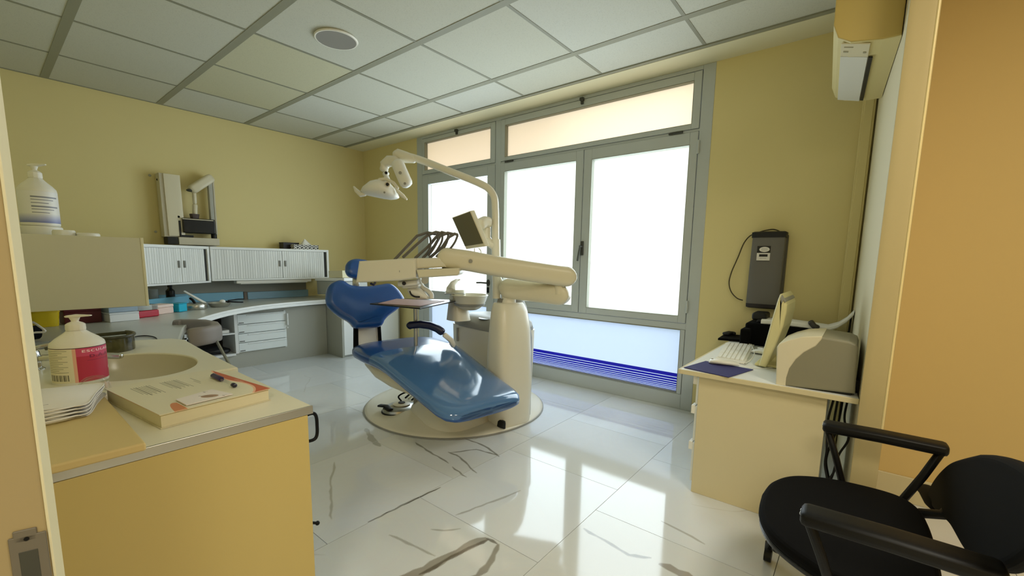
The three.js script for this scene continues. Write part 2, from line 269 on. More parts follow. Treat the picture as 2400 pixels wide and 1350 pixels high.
{
  const d = structure('door_1', [2.1, 0, 0]);
  part(d, 'sash', [...frame(1.436, 0.142, 2.76, 2.452, 0.12, 0.02, 0.118, 0.112, -0.07, 0.008), bx(1.556, 0.75, -0.07, 2.642, 0.9, 0.008, 0.004)], mat.alu);
  part(d, 'pane', bx(1.545, 0.89, -0.049, 2.652, 2.35, -0.045), mat.frost); part(d, 'pane', bx(1.545, 0.15, -0.049, 2.652, 0.76, -0.045), mat.frostCool, 'bluish frosted lower pane');
  part(d, 'handle', [lathe([0, 0, 0], [[0.0001, 0.012], [0.024, 0.012], [0.028, 0.006], [0.028, 0]], 24).applyMatrix4(new THREE.Matrix4().makeRotationX(Math.PI / 2)).scale(1, 1.5, 1).translate(2.675, 1.054, 0.008), cyl([2.675, 1.054, 0.01], [2.675, 1.054, 0.065], 0.011), bar([[2.685, 1.054, 0.06], [2.6, 1.056, 0.066], [2.53, 1.052, 0.066]], 0.011, 0.01)], mat.aluDark);
  part(d, 'keyhole', [bx(2.655, 0.93, 0.008, 2.69, 1.0, 0.014, 0.012), cyl([2.672, 0.972, 0.014], [2.672, 0.972, 0.02], 0.009)], mat.blackMetal);
}
// outdoors: pavement, and an unseen slab shaped to shade and warm the transoms
wall('unseen_slab_4', bx(-3, 2.99, -1.5, 3.7, 3.14, -0.3), M('#ddc4a0', 0.8));
wall('ground', bx(-14, -0.4, -22, 20, -0.16, -0.3), M('#a9aaa6', 0.9));
for (const [n, x0, y0, x1, y1] of [['casement_daylight', 2.908, 0.87, 3.869, 2.358], ['casement_daylight', 4.05, 0.863, 4.992, 2.348], ['door_daylight', 1.556, 0.9, 2.642, 2.34]])
  areaLight(n, DAY, PANE_LIGHT, x1 - x0, y1 - y0, [(x0 + x1) / 2, (y0 + y1) / 2, -0.042], [(x0 + x1) / 2, (y0 + y1) / 2, 3]);

// ---------------------------------------------------------------- ceiling lamps out of view, placed to light the right wall and near cabinets
for (const [x, z, label] of [[7.25, 2.95, 'unseen square warm ceiling lamp in the bay right of the doorway, placed to light the right wall and near cabinets'], [6.9, 5.2, 'unseen square warm ceiling lamp in the hall, out of view behind the camera']]) {
  const c = [x, HC - 0.03, z], t = thing('unseen_ceiling_lamp', label, 'lamp', [c[0], HC, c[2]]);
  part(t, 'housing', bx(c[0] - 0.42, HC - 0.028, c[2] - 0.42, c[0] + 0.42, HC + 0.004, c[2] + 0.42, 0.006), mat.plasticWhite);
  part(t, 'diffuser', bx(c[0] - 0.4, HC - 0.031, c[2] - 0.4, c[0] + 0.4, HC - 0.027, c[2] + 0.4), M('#fff4dc', 0.6, { emissive: new THREE.Color(1, 0.94, 0.79), emissiveIntensity: 1.2 }));
  areaLight('unseen_lamp_light', new THREE.Color(1, 0.94, 0.79), UNSEEN_LAMP_LIGHT, 0.8, 0.8, [c[0], HC - 0.035, c[2]], [c[0], 0, c[2] - 0.001]);
}

// door leaf at the left edge of the view, with its flush pull
{
  const a = [5.291, 0, 3.937], th = 0.3;                // free edge of the leaf, and how it is turned
  const n = [Math.cos(th), 0, Math.sin(th)], u = [-Math.sin(th), 0, Math.cos(th)], at = (s, y, o) => [a[0] + u[0] * s + n[0] * o, y, a[2] + u[2] * s + n[2] * o];
  const t = structure('door_2', a), ry = Math.atan2(n[0], n[2]);
  part(t, 'leaf', ob(at(0.43, 1.42, -0.02), 0.86, 2.8, 0.04, ry, 0.005), mat.doorLeaf);
  part(t, 'lit_edge', ob(at(-0.0015, 1.42, -0.02), 0.004, 2.8, 0.038, ry, 0.0018), mat.cream);  // leaf edge coloured paler, as lit from the window side
  part(t, 'flush_pull', [ob(at(0.0215, 0.82, 0.001), 0.041, 0.17, 0.004, ry, 0.0015), ob(at(0.0235, 0.905, 0.001), 0.026, 0.02, 0.004, ry, 0.0019)], mat.pull);
  part(t, 'pull_recess', ob(at(0.022, 0.835, 0.0022), 0.021, 0.09, 0.003, ry, 0.001), mat.aluDark);
  part(t, 'pull_screw', cyl(at(0.022, 0.9, 0.003), at(0.022, 0.9, 0.0042), 0.003), mat.blackMetal);
}

// ---------------------------------------------------------------- counter run on the left
const COUNTER = 0.85;
{
  const t = thing('counter_cabinet', 'ochre-sided base cabinet with pale top and steel edge, nearest the camera', 'cabinet', [4.55, 0, 3.66]);
  part(t, 'side_panel', bx(4.85, 0.0, 3.325, 4.876, 0.822, 4.015, 0.003), mat.ochre);
  part(t, 'carcass', bx(4.2, 0.0, 3.345, 4.85, 0.818, 4.015), mat.laminate);
  part(t, 'top', bx(4.19, 0.824, 3.31, 4.872, COUNTER, 4.015, 0.003), mat.counter);
  part(t, 'steel_edge', bx(4.872, 0.823, 3.308, 4.879, COUNTER + 0.001, 4.015, 0.0025), mat.steel);
  const d = part(t, 'drawer', bx(4.21, 0.6, 3.322, 4.846, 0.81, 3.346, 0.004), mat.laminate), hx = 4.822, hy = 0.755;
  part(d, 'handle', tube([[hx, hy + 0.045, 3.324], [hx, hy + 0.045, 3.278], [hx, hy, 3.27], [hx, hy - 0.045, 3.278], [hx, hy - 0.045, 3.324]], 0.006, 40), mat.blackMetal, 'dark bow handle');
  const dr = part(t, 'door', bx(4.21, 0.02, 3.322, 4.846, 0.595, 3.346, 0.004), mat.laminate);
  part(dr, 'knob', [cyl([4.83, 0.42, 3.324], [4.83, 0.4, 3.29], 0.005, 0.005, 12), ball([4.83, 0.399, 3.288], 0.008, 0.008, 0.008, 12)], mat.blackMetal);
}
{
  const t = thing('sink_counter', 'pale solid-surface counter with a moulded oval washbasin and diagonal end', 'counter', [3.6, 0, 3.6]);
  const edge = [[4.19, 4.015], [4.19, 3.297], [3.7, 3.283], [3.3, 3.262], [3.2, 3.3], [3.13, 3.45], [3.1, 4.015]];
  const s = new THREE.Shape(edge.map((p) => new THREE.Vector2(p[0], -p[1]))), hole = new THREE.Path();
  const bc = [3.83, 3.585], br = [0.3, 0.215], turn = 0.12;
  hole.absellipse(bc[0], -bc[1], br[0], br[1], 0, Math.PI * 2, true, turn); s.holes.push(hole);
  const g = new THREE.ExtrudeGeometry(s, { depth: 0.03, bevelEnabled: true, bevelSize: 0.006, bevelOffset: -0.006, bevelThickness: 0.006, bevelSegments: 3, curveSegments: 40 });
  part(t, 'top', g.rotateX(-Math.PI / 2).translate(0, COUNTER - 0.026, 0), mat.counter);
  const b = part(t, 'basin', lathe([0, 0, 0], [[1.0, 0.004], [0.985, -0.012], [0.95, -0.05], [0.86, -0.1], [0.66, -0.135], [0.35, -0.15], [0.08, -0.152], [0.0001, -0.152]].map((p) => [p[0] * 0.3, p[1]]), 56, 1, 0.215 / 0.3).rotateY(turn).translate(bc[0], COUNTER, bc[1]), mat.basin);
  part(b, 'overflow', cyl([4.078, 0.792, 3.56], [4.092, 0.802, 3.553], 0.014, 0.014, 18), mat.black);
  part(b, 'drain', lathe([bc[0], COUNTER - 0.151, bc[1]], [[0.022, 0.002], [0.03, 0.004], [0.034, 0]], 24), mat.chrome);
  part(t, 'front_panel', plate([[4.19, 0.0, 3.325], [3.25, 0.0, 3.295], [3.25, 0.81, 3.295], [4.19, 0.81, 3.325]], [0.032, 0, -0.999], 0.02), mat.laminate);
  part(t, 'end_panel', bx(3.15, 0, 3.42, 3.17, 0.81, 4.015), mat.laminate);
  const f = thing('basin_tap', 'low steel washbasin tap behind the pink soap bottle', 'tap', [3.64, COUNTER + 0.004, 3.86]);
  part(f, 'body', lathe([3.64, COUNTER + 0.004, 3.86], [[0.034, 0], [0.034, 0.008], [0.025, 0.014], [0.024, 0.07], [0.02, 0.084], [0.0001, 0.086]], 28), mat.chrome);
  part(f, 'spout', bar([[3.645, 0.905, 3.845], [3.7, 0.908, 3.72], [3.76, 0.892, 3.6]], 0.018, 0.012), mat.chrome);
  part(f, 'lever', bar([[3.64, 0.945, 3.87], [3.61, 0.955, 3.8], [3.58, 0.96, 3.74]], 0.011, 0.006), mat.chrome);
}
const DESK = 0.77;
wall('trim_5', bx(0.0005, DESK + 0.002, 0.99, 0.008, 1.03, 4.01), mat.splash);
{
  const t = thing('curved_worktop', 'long light grey worktop with curved white front edge along the left wall', 'worktop', [0.4, DESK, 2.0]);
  const front = [[0.69, 0.98], [0.71, 1.3], [0.82, 1.82], [0.96, 2.1], [1.18, 2.38], [1.57, 2.7], [1.97, 2.93], [2.5, 3.1], [3.08, 3.26]];
  const curve = new THREE.CatmullRomCurve3(front.map((p) => new THREE.Vector3(p[0], 0, p[1]))).getPoints(30).map((p) => [p.x, p.z]);
  const area = [[0.005, 0.98], ...curve, [3.08, 4.0], [0.005, 4.0]];
  part(t, 'top', level(area, DESK, 0.022), mat.worktop);
  const lip = (y, r, out) => loft(curve.map((p, i) => { const q = curve[Math.min(i + 1, curve.length - 1)], o = curve[Math.max(i - 1, 0)], d = [q[0] - o[0], q[1] - o[1]], l = Math.hypot(...d); return { c: [p[0] + out * d[1] / l, y, p[1] - out * d[0] / l], u: [0.008 * d[1] / l, 0, -0.008 * d[0] / l], v: [0, r, 0] }; }), 14, 5);
  part(t, 'front_edge', [lip(DESK - 0.012, 0.0135, 0.004), lip(DESK - 0.042, 0.0155, -0.001)], mat.laminate);
  const b = thing('blue_backsplash', 'pair of pale blue strips along the back of the curved worktop', 'strip', [0.02, DESK, 1.75]);
  part(b, 'strip', bx(0.01, DESK + 0.001, 1.83, 0.055, 0.875, 2.75, 0.004), M('#7fb4cc', 0.4)); part(b, 'strip', bx(0.01, DESK + 0.001, 0.985, 0.055, 0.865, 1.78, 0.004), M('#86aabd', 0.4));
  part(b, 'strip', ob([0.52, 0.8225, 2.83], 0.86, 0.103, 0.03, -0.944, 0.004), M('#78b6d0', 0.4)); part(b, 'joint_clip', bx(0.006, DESK + 0.001, 1.785, 0.06, 0.87, 1.825, 0.003), M('#6a5d50', 0.5));
}
{
  const t = thing('base_cabinet', 'white base cabinet with open shelves and a drawer block under the curved worktop', 'cabinet', [0.35, 0, 1.9]);
  part(t, 'back_panel', [bx(0.545, 0, 1.0, 0.57, 0.69, 2.12), bx(0.545, 0, 2.12, 0.57, 0.17, 2.95)], mat.cabinetGrey);
  const bk = part(t, 'drawer_block', [bx(0.12, 0.185, 1.545, 0.585, 0.655, 1.565), bx(0.12, 0.185, 2.1, 0.6, 0.655, 2.135, 0.003), bx(0.12, 0.19, 1.565, 0.3, 0.65, 2.1)], mat.laminate);
  const ys = [[0.53, 0.645], [0.42, 0.523], [0.31, 0.413], [0.195, 0.303]];
  for (const [y0, y1] of ys) { const d = part(t, 'drawer', bx(0.56, y0, 1.55, 0.602, y1, 2.1, 0.004), mat.drawer); part(d, 'handle', bx(0.6, y1 - 0.018, 1.56, 0.614, y1 - 0.01, 2.0, 0.003), mat.laminate); part(d, 'pull_gap', bx(0.598, y0 + 0.012, 2.035, 0.606, y0 + 0.02, 2.09), mat.aluDark); }
  part(t, 'grip', [bx(0.6, 0.47, 1.535, 0.64, 0.62, 1.55, 0.004), bx(0.6, 0.43, 1.536, 0.63, 0.445, 1.55, 0.003)], mat.laminate);
  part(t, 'open_shelves', [bx(0.14, 0.16, 2.6, 0.6, 0.67, 2.62), bx(0.14, 0.655, 2.135, 0.6, 0.675, 2.62), bx(0.14, 0.42, 2.135, 0.6, 0.437, 2.62), bx(0.14, 0.165, 2.135, 0.6, 0.19, 2.62), bx(0.14, 0.3, 2.135, 0.16, 0.66, 2.62)], mat.laminate);
  part(t, 'shelf_shade', bx(0.161, 0.19, 2.136, 0.17, 0.655, 2.6), mat.darkIn);  // dark sheet stands for the shade inside the open shelves
  solo('shelf_tray', 'white tray on the upper open shelf beside the drawers', 'tray', [0.45, 0.437, 2.37], [bx(0.3, 0.438, 2.18, 0.585, 0.445, 2.57, 0.003), bx(0.575, 0.438, 2.18, 0.585, 0.475, 2.57, 0.003), bx(0.3, 0.438, 2.18, 0.585, 0.475, 2.19, 0.003)], mat.paper);
  solo('shelf_bag', 'black crumpled bag on the lower open shelf', 'bag', [0.45, 0.19, 2.36], [ball([0.46, 0.235, 2.34], 0.11, 0.045, 0.16), ball([0.5, 0.225, 2.24], 0.07, 0.035, 0.08), ball([0.5, 0.23, 2.46], 0.08, 0.04, 0.09)], mat.black);
}
{
  const t = thing('corner_cabinet', 'tall grey-sided corner cabinet under the far end of the worktop', 'cabinet', [0.5, 0, 0.55]);
  part(t, 'side_panel', bx(0.02, 0.0, 0.97, 0.96, 0.745, 0.995, 0.003), mat.cabinetGrey);
  part(t, 'door', bx(0.94, 0.03, 0.1, 0.965, 0.735, 0.97, 0.004), mat.laminate);
  part(t, 'carcass', bx(0.02, 0, 0.06, 0.938, 0.74, 0.969), mat.laminateGrey);
  part(t, 'top', bx(0.005, 0.746, 0.02, 0.98, DESK, 0.978, 0.004), mat.worktop);
  part(t, 'front_edge', bx(0.975, 0.744, 0.02, 0.988, DESK + 0.001, 0.98, 0.004), mat.laminate);
}
// upper cabinets with roller-shutter fronts
function shutterCabinet(a, b, y0, y1, depth, label, slatFrom) {  // a, b: front corners [x, z], left then right seen from the room
  const d = [b[0] - a[0], b[1] - a[1]], L = Math.hypot(...d), e = [d[0] / L, d[1] / L], n = [-e[1], e[0]], ry = Math.atan2(-e[1], e[0]);
  const at = (s, y, o) => [a[0] + e[0] * s + n[0] * o, y, a[1] + e[1] * s + n[1] * o], c = at(L / 2, y0, -depth / 2);
  const t = thing('shutter_cabinet', label, 'cabinet', c), board = (s0, s1, ya, yb, o0, o1, r = 0.003) => ob(at((s0 + s1) / 2, (ya + yb) / 2, (o0 + o1) / 2), s1 - s0, yb - ya, Math.abs(o1 - o0), ry, r);
  part(t, 'carcass', [board(0, L, y1 - 0.03, y1, -depth, 0.004), board(0, L, y0, y0 + 0.02, -depth, 0), board(0, 0.03, y0 + 0.02, y1 - 0.03, -depth, 0), board(L - 0.03, L, y0 + 0.02, y1 - 0.03, -depth, 0.003), board(0.03, L - 0.03, y0 + 0.02, y1 - 0.03, -depth, -depth + 0.015, 0)], mat.laminate);
  const gap = 0.035, m = L * slatFrom;
  part(t, 'side_slot', board(L - 0.03 - gap, L - 0.03, y0 + 0.021, y1 - 0.031, -0.05, -0.016, 0), mat.darkIn);
  for (const [s0, s1] of [[0.031, m - 0.002], [m + 0.002, L - 0.032 - gap]]) {
    const k = Math.max(4, Math.round((s1 - s0) / 0.028)), sh = part(t, 'shutter', board(s0, s1, y0 + 0.021, y1 - 0.031, -0.016, -0.012, 0), mat.laminateGrey);
    for (let i = 0; i < k; i++) part(sh, 'slat', board(s0 + ((s1 - s0) * i) / k + 0.0012, s0 + ((s1 - s0) * (i + 1)) / k - 0.0012, y0 + 0.022, y1 - 0.032, -0.013, -0.0065, 0.0015), rnd() < 0.5 ? mat.slatA : mat.slatB);
  }
  for (const s of [m - 0.035, m + 0.035]) part(t, 'handle', board(s - 0.011, s + 0.011, (y0 + y1) / 2 - 0.03, (y0 + y1) / 2 + 0.045, -0.008, 0.004, 0.003), mat.cabHandle);
  return t;
}
shutterCabinet([0.35, 2.25], [0.35, 0.815], 1.035, 1.435, 0.345, 'long white wall cabinet with ribbed shutter doors, under the tissue boxes', 0.56);
shutterCabinet([0.9, 3.095], [0.355, 2.262], 1.02, 1.435, 0.3, 'short white corner wall cabinet with shutter doors beside the shaded side panel', 0.62);
{
  const t = thing('wall_cabinet', 'wall cabinet above the sink counter, its white side panel coloured grey-olive for shade', 'cabinet', [2.4, 1.01, 3.65]);
  part(t, 'side_panel', bx(2.705, 1.012, 3.312, 2.73, 1.437, 4.015, 0.002), mat.shadedPanel);  // white laminate coloured grey-olive for its shade and yellow bounce
  part(t, 'front_edge', bx(2.703, 1.01, 3.297, 2.732, 1.439, 3.312, 0.003), mat.cream);
  part(t, 'carcass', bx(1.5, 1.015, 3.32, 2.705, 1.434, 4.015), mat.laminate);
}
{
  const t = thing('under_cabinet_light', 'slim white lamp fitting under the long wall cabinet', 'lamp', [0.25, 1.0, 1.55]);
  part(t, 'housing', bx(0.2, 0.995, 1.05, 0.3, 1.035, 1.98, 0.008), mat.plasticWhite); part(t, 'diffuser', bx(0.215, 0.985, 1.1, 0.285, 0.996, 1.93, 0.004), mat.paper);
}

// ---------------------------------------------------------------- things on and above the left counter
function pumpBottle(name, label, base, H, R, body, sleeve, neckMat, turn) {
  const t = thing(name, label, 'bottle', base), P = (r, h) => [r * R, h * H];
  part(t, 'body', lathe(base, [P(0.0001, 0), P(0.93, 0), P(0.99, 0.012), P(1, 0.03), P(1, 0.56), P(0.97, 0.6), P(0.78, 0.66), P(0.52, 0.72), P(0.36, 0.765), P(0.33, 0.78), P(0.0001, 0.78)], 48), body);
  part(t, 'collar', lathe(base, [P(0.36, 0.775), P(0.37, 0.8), P(0.36, 0.86), P(0.28, 0.88), P(0.14, 0.9), P(0.12, 0.96), P(0.0001, 0.96)], 32), neckMat);
  const c = Math.cos(turn), s = Math.sin(turn), y = base[1] + 0.972 * H, at = (k, dy = 0) => [base[0] + c * k * R, y + dy, base[2] + s * k * R];
  part(t, 'pump_head', [bar([at(-0.36), at(0, 0.002), at(0.78, 0.004 * H / 0.2)], [0.26 * R, 0.24 * R, 0.12 * R], [0.02 * H, 0.024 * H, 0.014 * H], 3), cyl([base[0], y - 0.06 * H, base[2]], [base[0], y, base[2]], 0.14 * R, 0.22 * R, 20)], neckMat);
  part(t, 'label', new THREE.CylinderGeometry(R * 1.004, R * 1.004, H * 0.5, 64, 1, true).rotateY(sleeve.turn).translate(base[0], base[1] + H * 0.3, base[2]), sleeve.m);
  return t;
}
const pinkLabel = canvasTex(1024, 512, (x, w, h) => {
  x.fillStyle = '#ece4c4'; x.fillRect(0, 0, w, h);
  x.fillStyle = '#c2334f'; x.fillRect(420, 0, 420, h); x.fillStyle = '#d84f74'; x.fillRect(420, 0, 420, 130);
  x.fillStyle = '#efb79b'; x.fillRect(400, 0, 20, h); x.fillStyle = '#3a0f1c'; x.fillRect(0, 0, w, 10);
  x.fillStyle = '#ffd9e0'; x.font = 'bold 50px sans-serif'; x.fillText('ESCULASEPT', 450, 74);
  x.fillStyle = '#8a2348'; x.font = 'bold 62px sans-serif'; x.fillText('D.A.A.O', 490, 160); x.fillRect(480, 196, 300, 6);
  x.fillStyle = '#fde9ee'; x.beginPath(); x.ellipse(770, 350, 110, 62, -0.2, 0, 7); x.fill(); x.beginPath(); x.ellipse(770, 420, 80, 38, -0.1, 0, 7); x.fill();
  x.strokeStyle = '#6b6647'; x.lineWidth = 5; for (let i = 0; i < 13; i++) { x.beginPath(); x.moveTo(210, 40 + i * 26); x.lineTo(370 - (i % 3) * 30, 40 + i * 26); x.stroke(); }
  x.fillStyle = '#3f3d2e'; for (let i = 0; i < 22; i++) x.fillRect(215 + i * 7, 392, 2 + (i * 7) % 4, 90);
});
const whiteLabel = canvasTex(512, 256, (x, w, h) => {
  x.fillStyle = '#efeeea'; x.fillRect(0, 0, w, h); const g = x.createLinearGradient(0, h * 0.7, 0, h); g.addColorStop(0, 'rgba(120,130,190,0)'); g.addColorStop(1, 'rgba(90,100,170,0.8)'); x.fillStyle = g; x.fillRect(0, h * 0.7, w, h * 0.3);
  x.fillStyle = '#8d8f98'; for (let k = 0; k < 2; k++) for (let i = 0; i < 6; i++) x.fillRect(60 + k * 256, 40 + i * 26, 120 - (i % 3) * 24, i % 3 ? 6 : 12);
});
pumpBottle('pump_bottle', 'big pump bottle with pink and cream label standing by the basin', [3.985, COUNTER + 0.005, 3.757], 0.256, 0.077, mat.plasticWhite, { m: M('#ffffff', 0.45, { map: pinkLabel, side: THREE.DoubleSide }), turn: -1.2 }, mat.plasticWhite, -0.72);
{
  const b = [2.42, 1.437, 3.705];
  solo('round_tub', 'squat white tub standing under the white bottle on the wall cabinet', 'tub', b, lathe(b, [[0.0001, 0], [0.086, 0], [0.09, 0.006], [0.09, 0.048], [0.084, 0.054], [0.0001, 0.054]], 40), mat.plasticWhite);
  pumpBottle('pump_bottle', 'white pump bottle with faint lettering on top of the wall cabinet', [b[0], b[1] + 0.055, b[2]], 0.36, 0.083, mat.plasticWhite, { m: M('#ffffff', 0.45, { map: whiteLabel, side: THREE.DoubleSide }), turn: 0.4 }, mat.plasticWhite, -0.75);
  const caps = [['small white lid with finger recess beside the white tub', [2.6, 1.437, 3.63], 0.05, 0.032], ['flat white lid farthest from the white tub on the wall cabinet', [2.62, 1.437, 3.53], 0.052, 0.02]];
  for (const [label, p, r, h] of caps) { const t = thing('lid', label, 'lid', p, 'white lids on the wall cabinet'); part(t, 'rim', lathe(p, [[0.0001, 0], [r, 0], [r, h * 0.7], [r * 0.9, h], [0.0001, h]], 32), mat.plasticWhite); }
}
{ // yellow board, masks, catalogue, card and pen on the near cabinet
  solo('yellow_board', 'pale yellow board lying flush with the steel edge under the masks', 'board', [4.6, COUNTER, 3.87], bx(4.3, COUNTER + 0.0005, 3.742, 4.9, 0.872, 4.01, 0.006), mat.board);
  for (let i = 0; i < 5; i++) {
    const y = 0.874 + i * 0.0085, sh = (rnd() - 0.5) * 0.02, label = ['lowest of the stacked white face masks on the yellow board', 'second white face mask from the bottom of the stack', 'middle white face mask of the stack', 'fourth white face mask, just under the top one', 'topmost white face mask of the stack, with a small dark mark'][i];
    const g = new THREE.PlaneGeometry(0.2, 0.26, 14, 20), p = g.attributes.position;
    for (let k = 0; k < p.count; k++) { const a = p.getX(k) / 0.1, b = p.getY(k) / 0.13; p.setZ(k, 0.007 * (1 - a * a) * (1 - b * b) * (i + 1) * 0.55 + 0.0015 * Math.sin(b * 22)); }
    const t = thing('face_mask', label, 'mask', [4.41 + sh, y, 3.87 + sh * 0.5], 'stack of white face masks');
    const m = new THREE.Matrix4().makeRotationFromEuler(new THREE.Euler(-Math.PI / 2, 0, 1.3 + sh * 3)).setPosition(4.41 + sh, y, 3.87 + sh * 0.5);
    const top = g.clone(), low = g.clone().translate(0, 0, -0.004); low.index.array.reverse(); low.computeVertexNormals(); top.computeVertexNormals();
    part(t, 'cloth', [top.applyMatrix4(m), low.applyMatrix4(m), tube([[-0.092, -0.13, 0], [0, -0.13, 0], [0.092, -0.13, 0], [0.1, -0.12, 0], [0.1, 0, 0], [0.1, 0.12, 0], [0.092, 0.13, 0], [0, 0.13, 0], [-0.092, 0.13, 0], [-0.1, 0.12, 0], [-0.1, 0, 0], [-0.1, -0.12, 0]], 0.002, 80, true, 6).applyMatrix4(m)], mat.maskCloth);
    part(t, 'ear_loop', tube([[-0.08, -0.128, 0], [-0.05, -0.16, 0.004], [0, -0.17, 0.004], [0.05, -0.16, 0.004], [0.08, -0.128, 0]], 0.0025, 30, false, 6).applyMatrix4(m), mat.maskCloth);
    if (i === 4) part(t, 'mark', bx(-0.02, -0.105, 0.006, 0.02, -0.1, 0.008).applyMatrix4(m), mat.blackSoft);
  }
  const A = [4.293, 3.431], B = [4.723, 3.377], C = [4.7615, 3.6845], Dd = [4.3315, 3.7385], top = 0.893, cover = canvasTex(1024, 768, (x, w, h) => {
    x.fillStyle = '#e6e0c6'; x.fillRect(0, 0, w, h);
    x.fillStyle = '#c4532f'; x.beginPath(); x.moveTo(60, 0); x.quadraticCurveTo(420, 110, 640, 40); x.quadraticCurveTo(880, 0, 1024, 130); x.lineTo(1024, 0); x.closePath(); x.fill();
    x.strokeStyle = '#f3b896'; x.lineWidth = 14; x.beginPath(); x.moveTo(60, 4); x.quadraticCurveTo(420, 118, 640, 50); x.quadraticCurveTo(880, 10, 1024, 140); x.stroke();
    x.fillStyle = '#f0d2b4'; x.font = '26px sans-serif'; x.fillText('CATALOGUE', 520, 36);
    x.fillStyle = '#d7875a'; x.beginPath(); x.moveTo(1024, 600); x.lineTo(830, 590); x.quadraticCurveTo(760, 640, 1024, 680); x.fill();
    x.fillStyle = '#5a5746'; for (let c = 0; c < 2; c++) for (let i = 0; i < 8; i++) { x.fillRect(150 + (c ? 10 : 0), 330 + c * 200 + i * 17, 330 - ((i * 37) % 90), i % 4 === 1 ? 7 : 4); }
    x.fillStyle = '#7d7a62'; x.fillRect(190, 235, 190, 6); x.fillRect(300, 255, 130, 5);
  });
  const t = thing('catalogue', 'thick cream catalogue with orange bands lying on the near cabinet', 'book', [4.53, COUNTER, 3.56]);
  const inset = (k) => [A, B, C, Dd].map((p) => [4.533 + (p[0] - 4.533) * k, 3.5585 + (p[1] - 3.5585) * k]);
  const pts3 = (q, y) => q.map((p) => [p[0], y, p[1]]);
  part(t, 'back_cover', level([A, B, C, Dd], COUNTER + 0.003, 0.0025), mat.cover); part(t, 'pages', level(inset(0.975), top - 0.0028, top - 0.006 - COUNTER), mat.pages);
  const cov = level([A, B, C, Dd], top, 0.0026), n = cov.attributes.normal;
  part(t, 'front_cover', quadUV(cov, [Dd[0], top, Dd[1]], [C[0], top, C[1]], [A[0], top, A[1]]), M('#ffffff', 0.35, { map: cover }));
  const cardTex = canvasTex(512, 256, (x, w, h) => { x.fillStyle = '#eee6e2'; x.fillRect(0, 0, w, h); x.fillStyle = '#a98a72'; x.beginPath(); x.ellipse(270, 120, 120, 42, -0.05, 0, 7); x.fill(); x.strokeStyle = '#5b463a'; x.lineWidth = 6; x.beginPath(); x.moveTo(110, 150); x.lineTo(330, 112); x.stroke(); x.fillStyle = '#6b5b52'; x.fillRect(400, 70, 60, 6); x.fillRect(420, 50, 6, 26); });
  const q = [[4.649, 0.898, 3.621], [4.732, 0.898, 3.615], [4.715, 0.898, 3.487], [4.61, 0.898, 3.514]];
  const card = plate(q, [0, 1, 0], 0.003);
  solo('card', 'white card with a brown feather on the catalogue cover', 'card', [q[0][0], top, q[0][2]], quadUV(card, q[0], q[1], q[3]), M('#ffffff', 0.6, { map: cardTex }));
  const pa = [4.43, 0.902, 3.459], pb = [4.631, 0.902, 3.453], pen = thing('pen', 'violet capped pen lying on the orange band of the catalogue', 'pen', [pa[0], top, pa[2]]), mix = (f) => [pa[0] + (pb[0] - pa[0]) * f, 0.901, pa[2] + (pb[2] - pa[2]) * f];
  part(pen, 'cap', bar([mix(0), mix(0.45)], 0.0085, 0.0075, 2), M('#2c2060', 0.3)); part(pen, 'barrel', cyl(mix(0.42), mix(0.92), 0.006, 0.006, 16), mat.clear); part(pen, 'plug', bar([mix(0.9), mix(1.02)], 0.008, 0.007, 2), M('#1a1430', 0.3)); part(pen, 'clip', bar([mix(0.05), mix(0.5)].map((p) => [p[0], p[1] + 0.008, p[2]]), 0.003, 0.002, 3), M('#2c2060', 0.3));
  solo('clear_sleeve', 'clear plastic sleeve standing beside the pink bottle base', 'sleeve', [4.16, COUNTER, 3.74], [tube([[4.12, 0.857, 3.79], [4.16, 0.9, 3.76], [4.21, 0.905, 3.72], [4.23, 0.862, 3.71]], 0.004, 30), plate([[4.12, 0.857, 3.79], [4.16, 0.9, 3.76], [4.21, 0.905, 3.72], [4.23, 0.862, 3.71]], [0.5, 0.1, 0.85], 0.002)], mat.clear);  // clear plastic sleeve beside the bottle
}
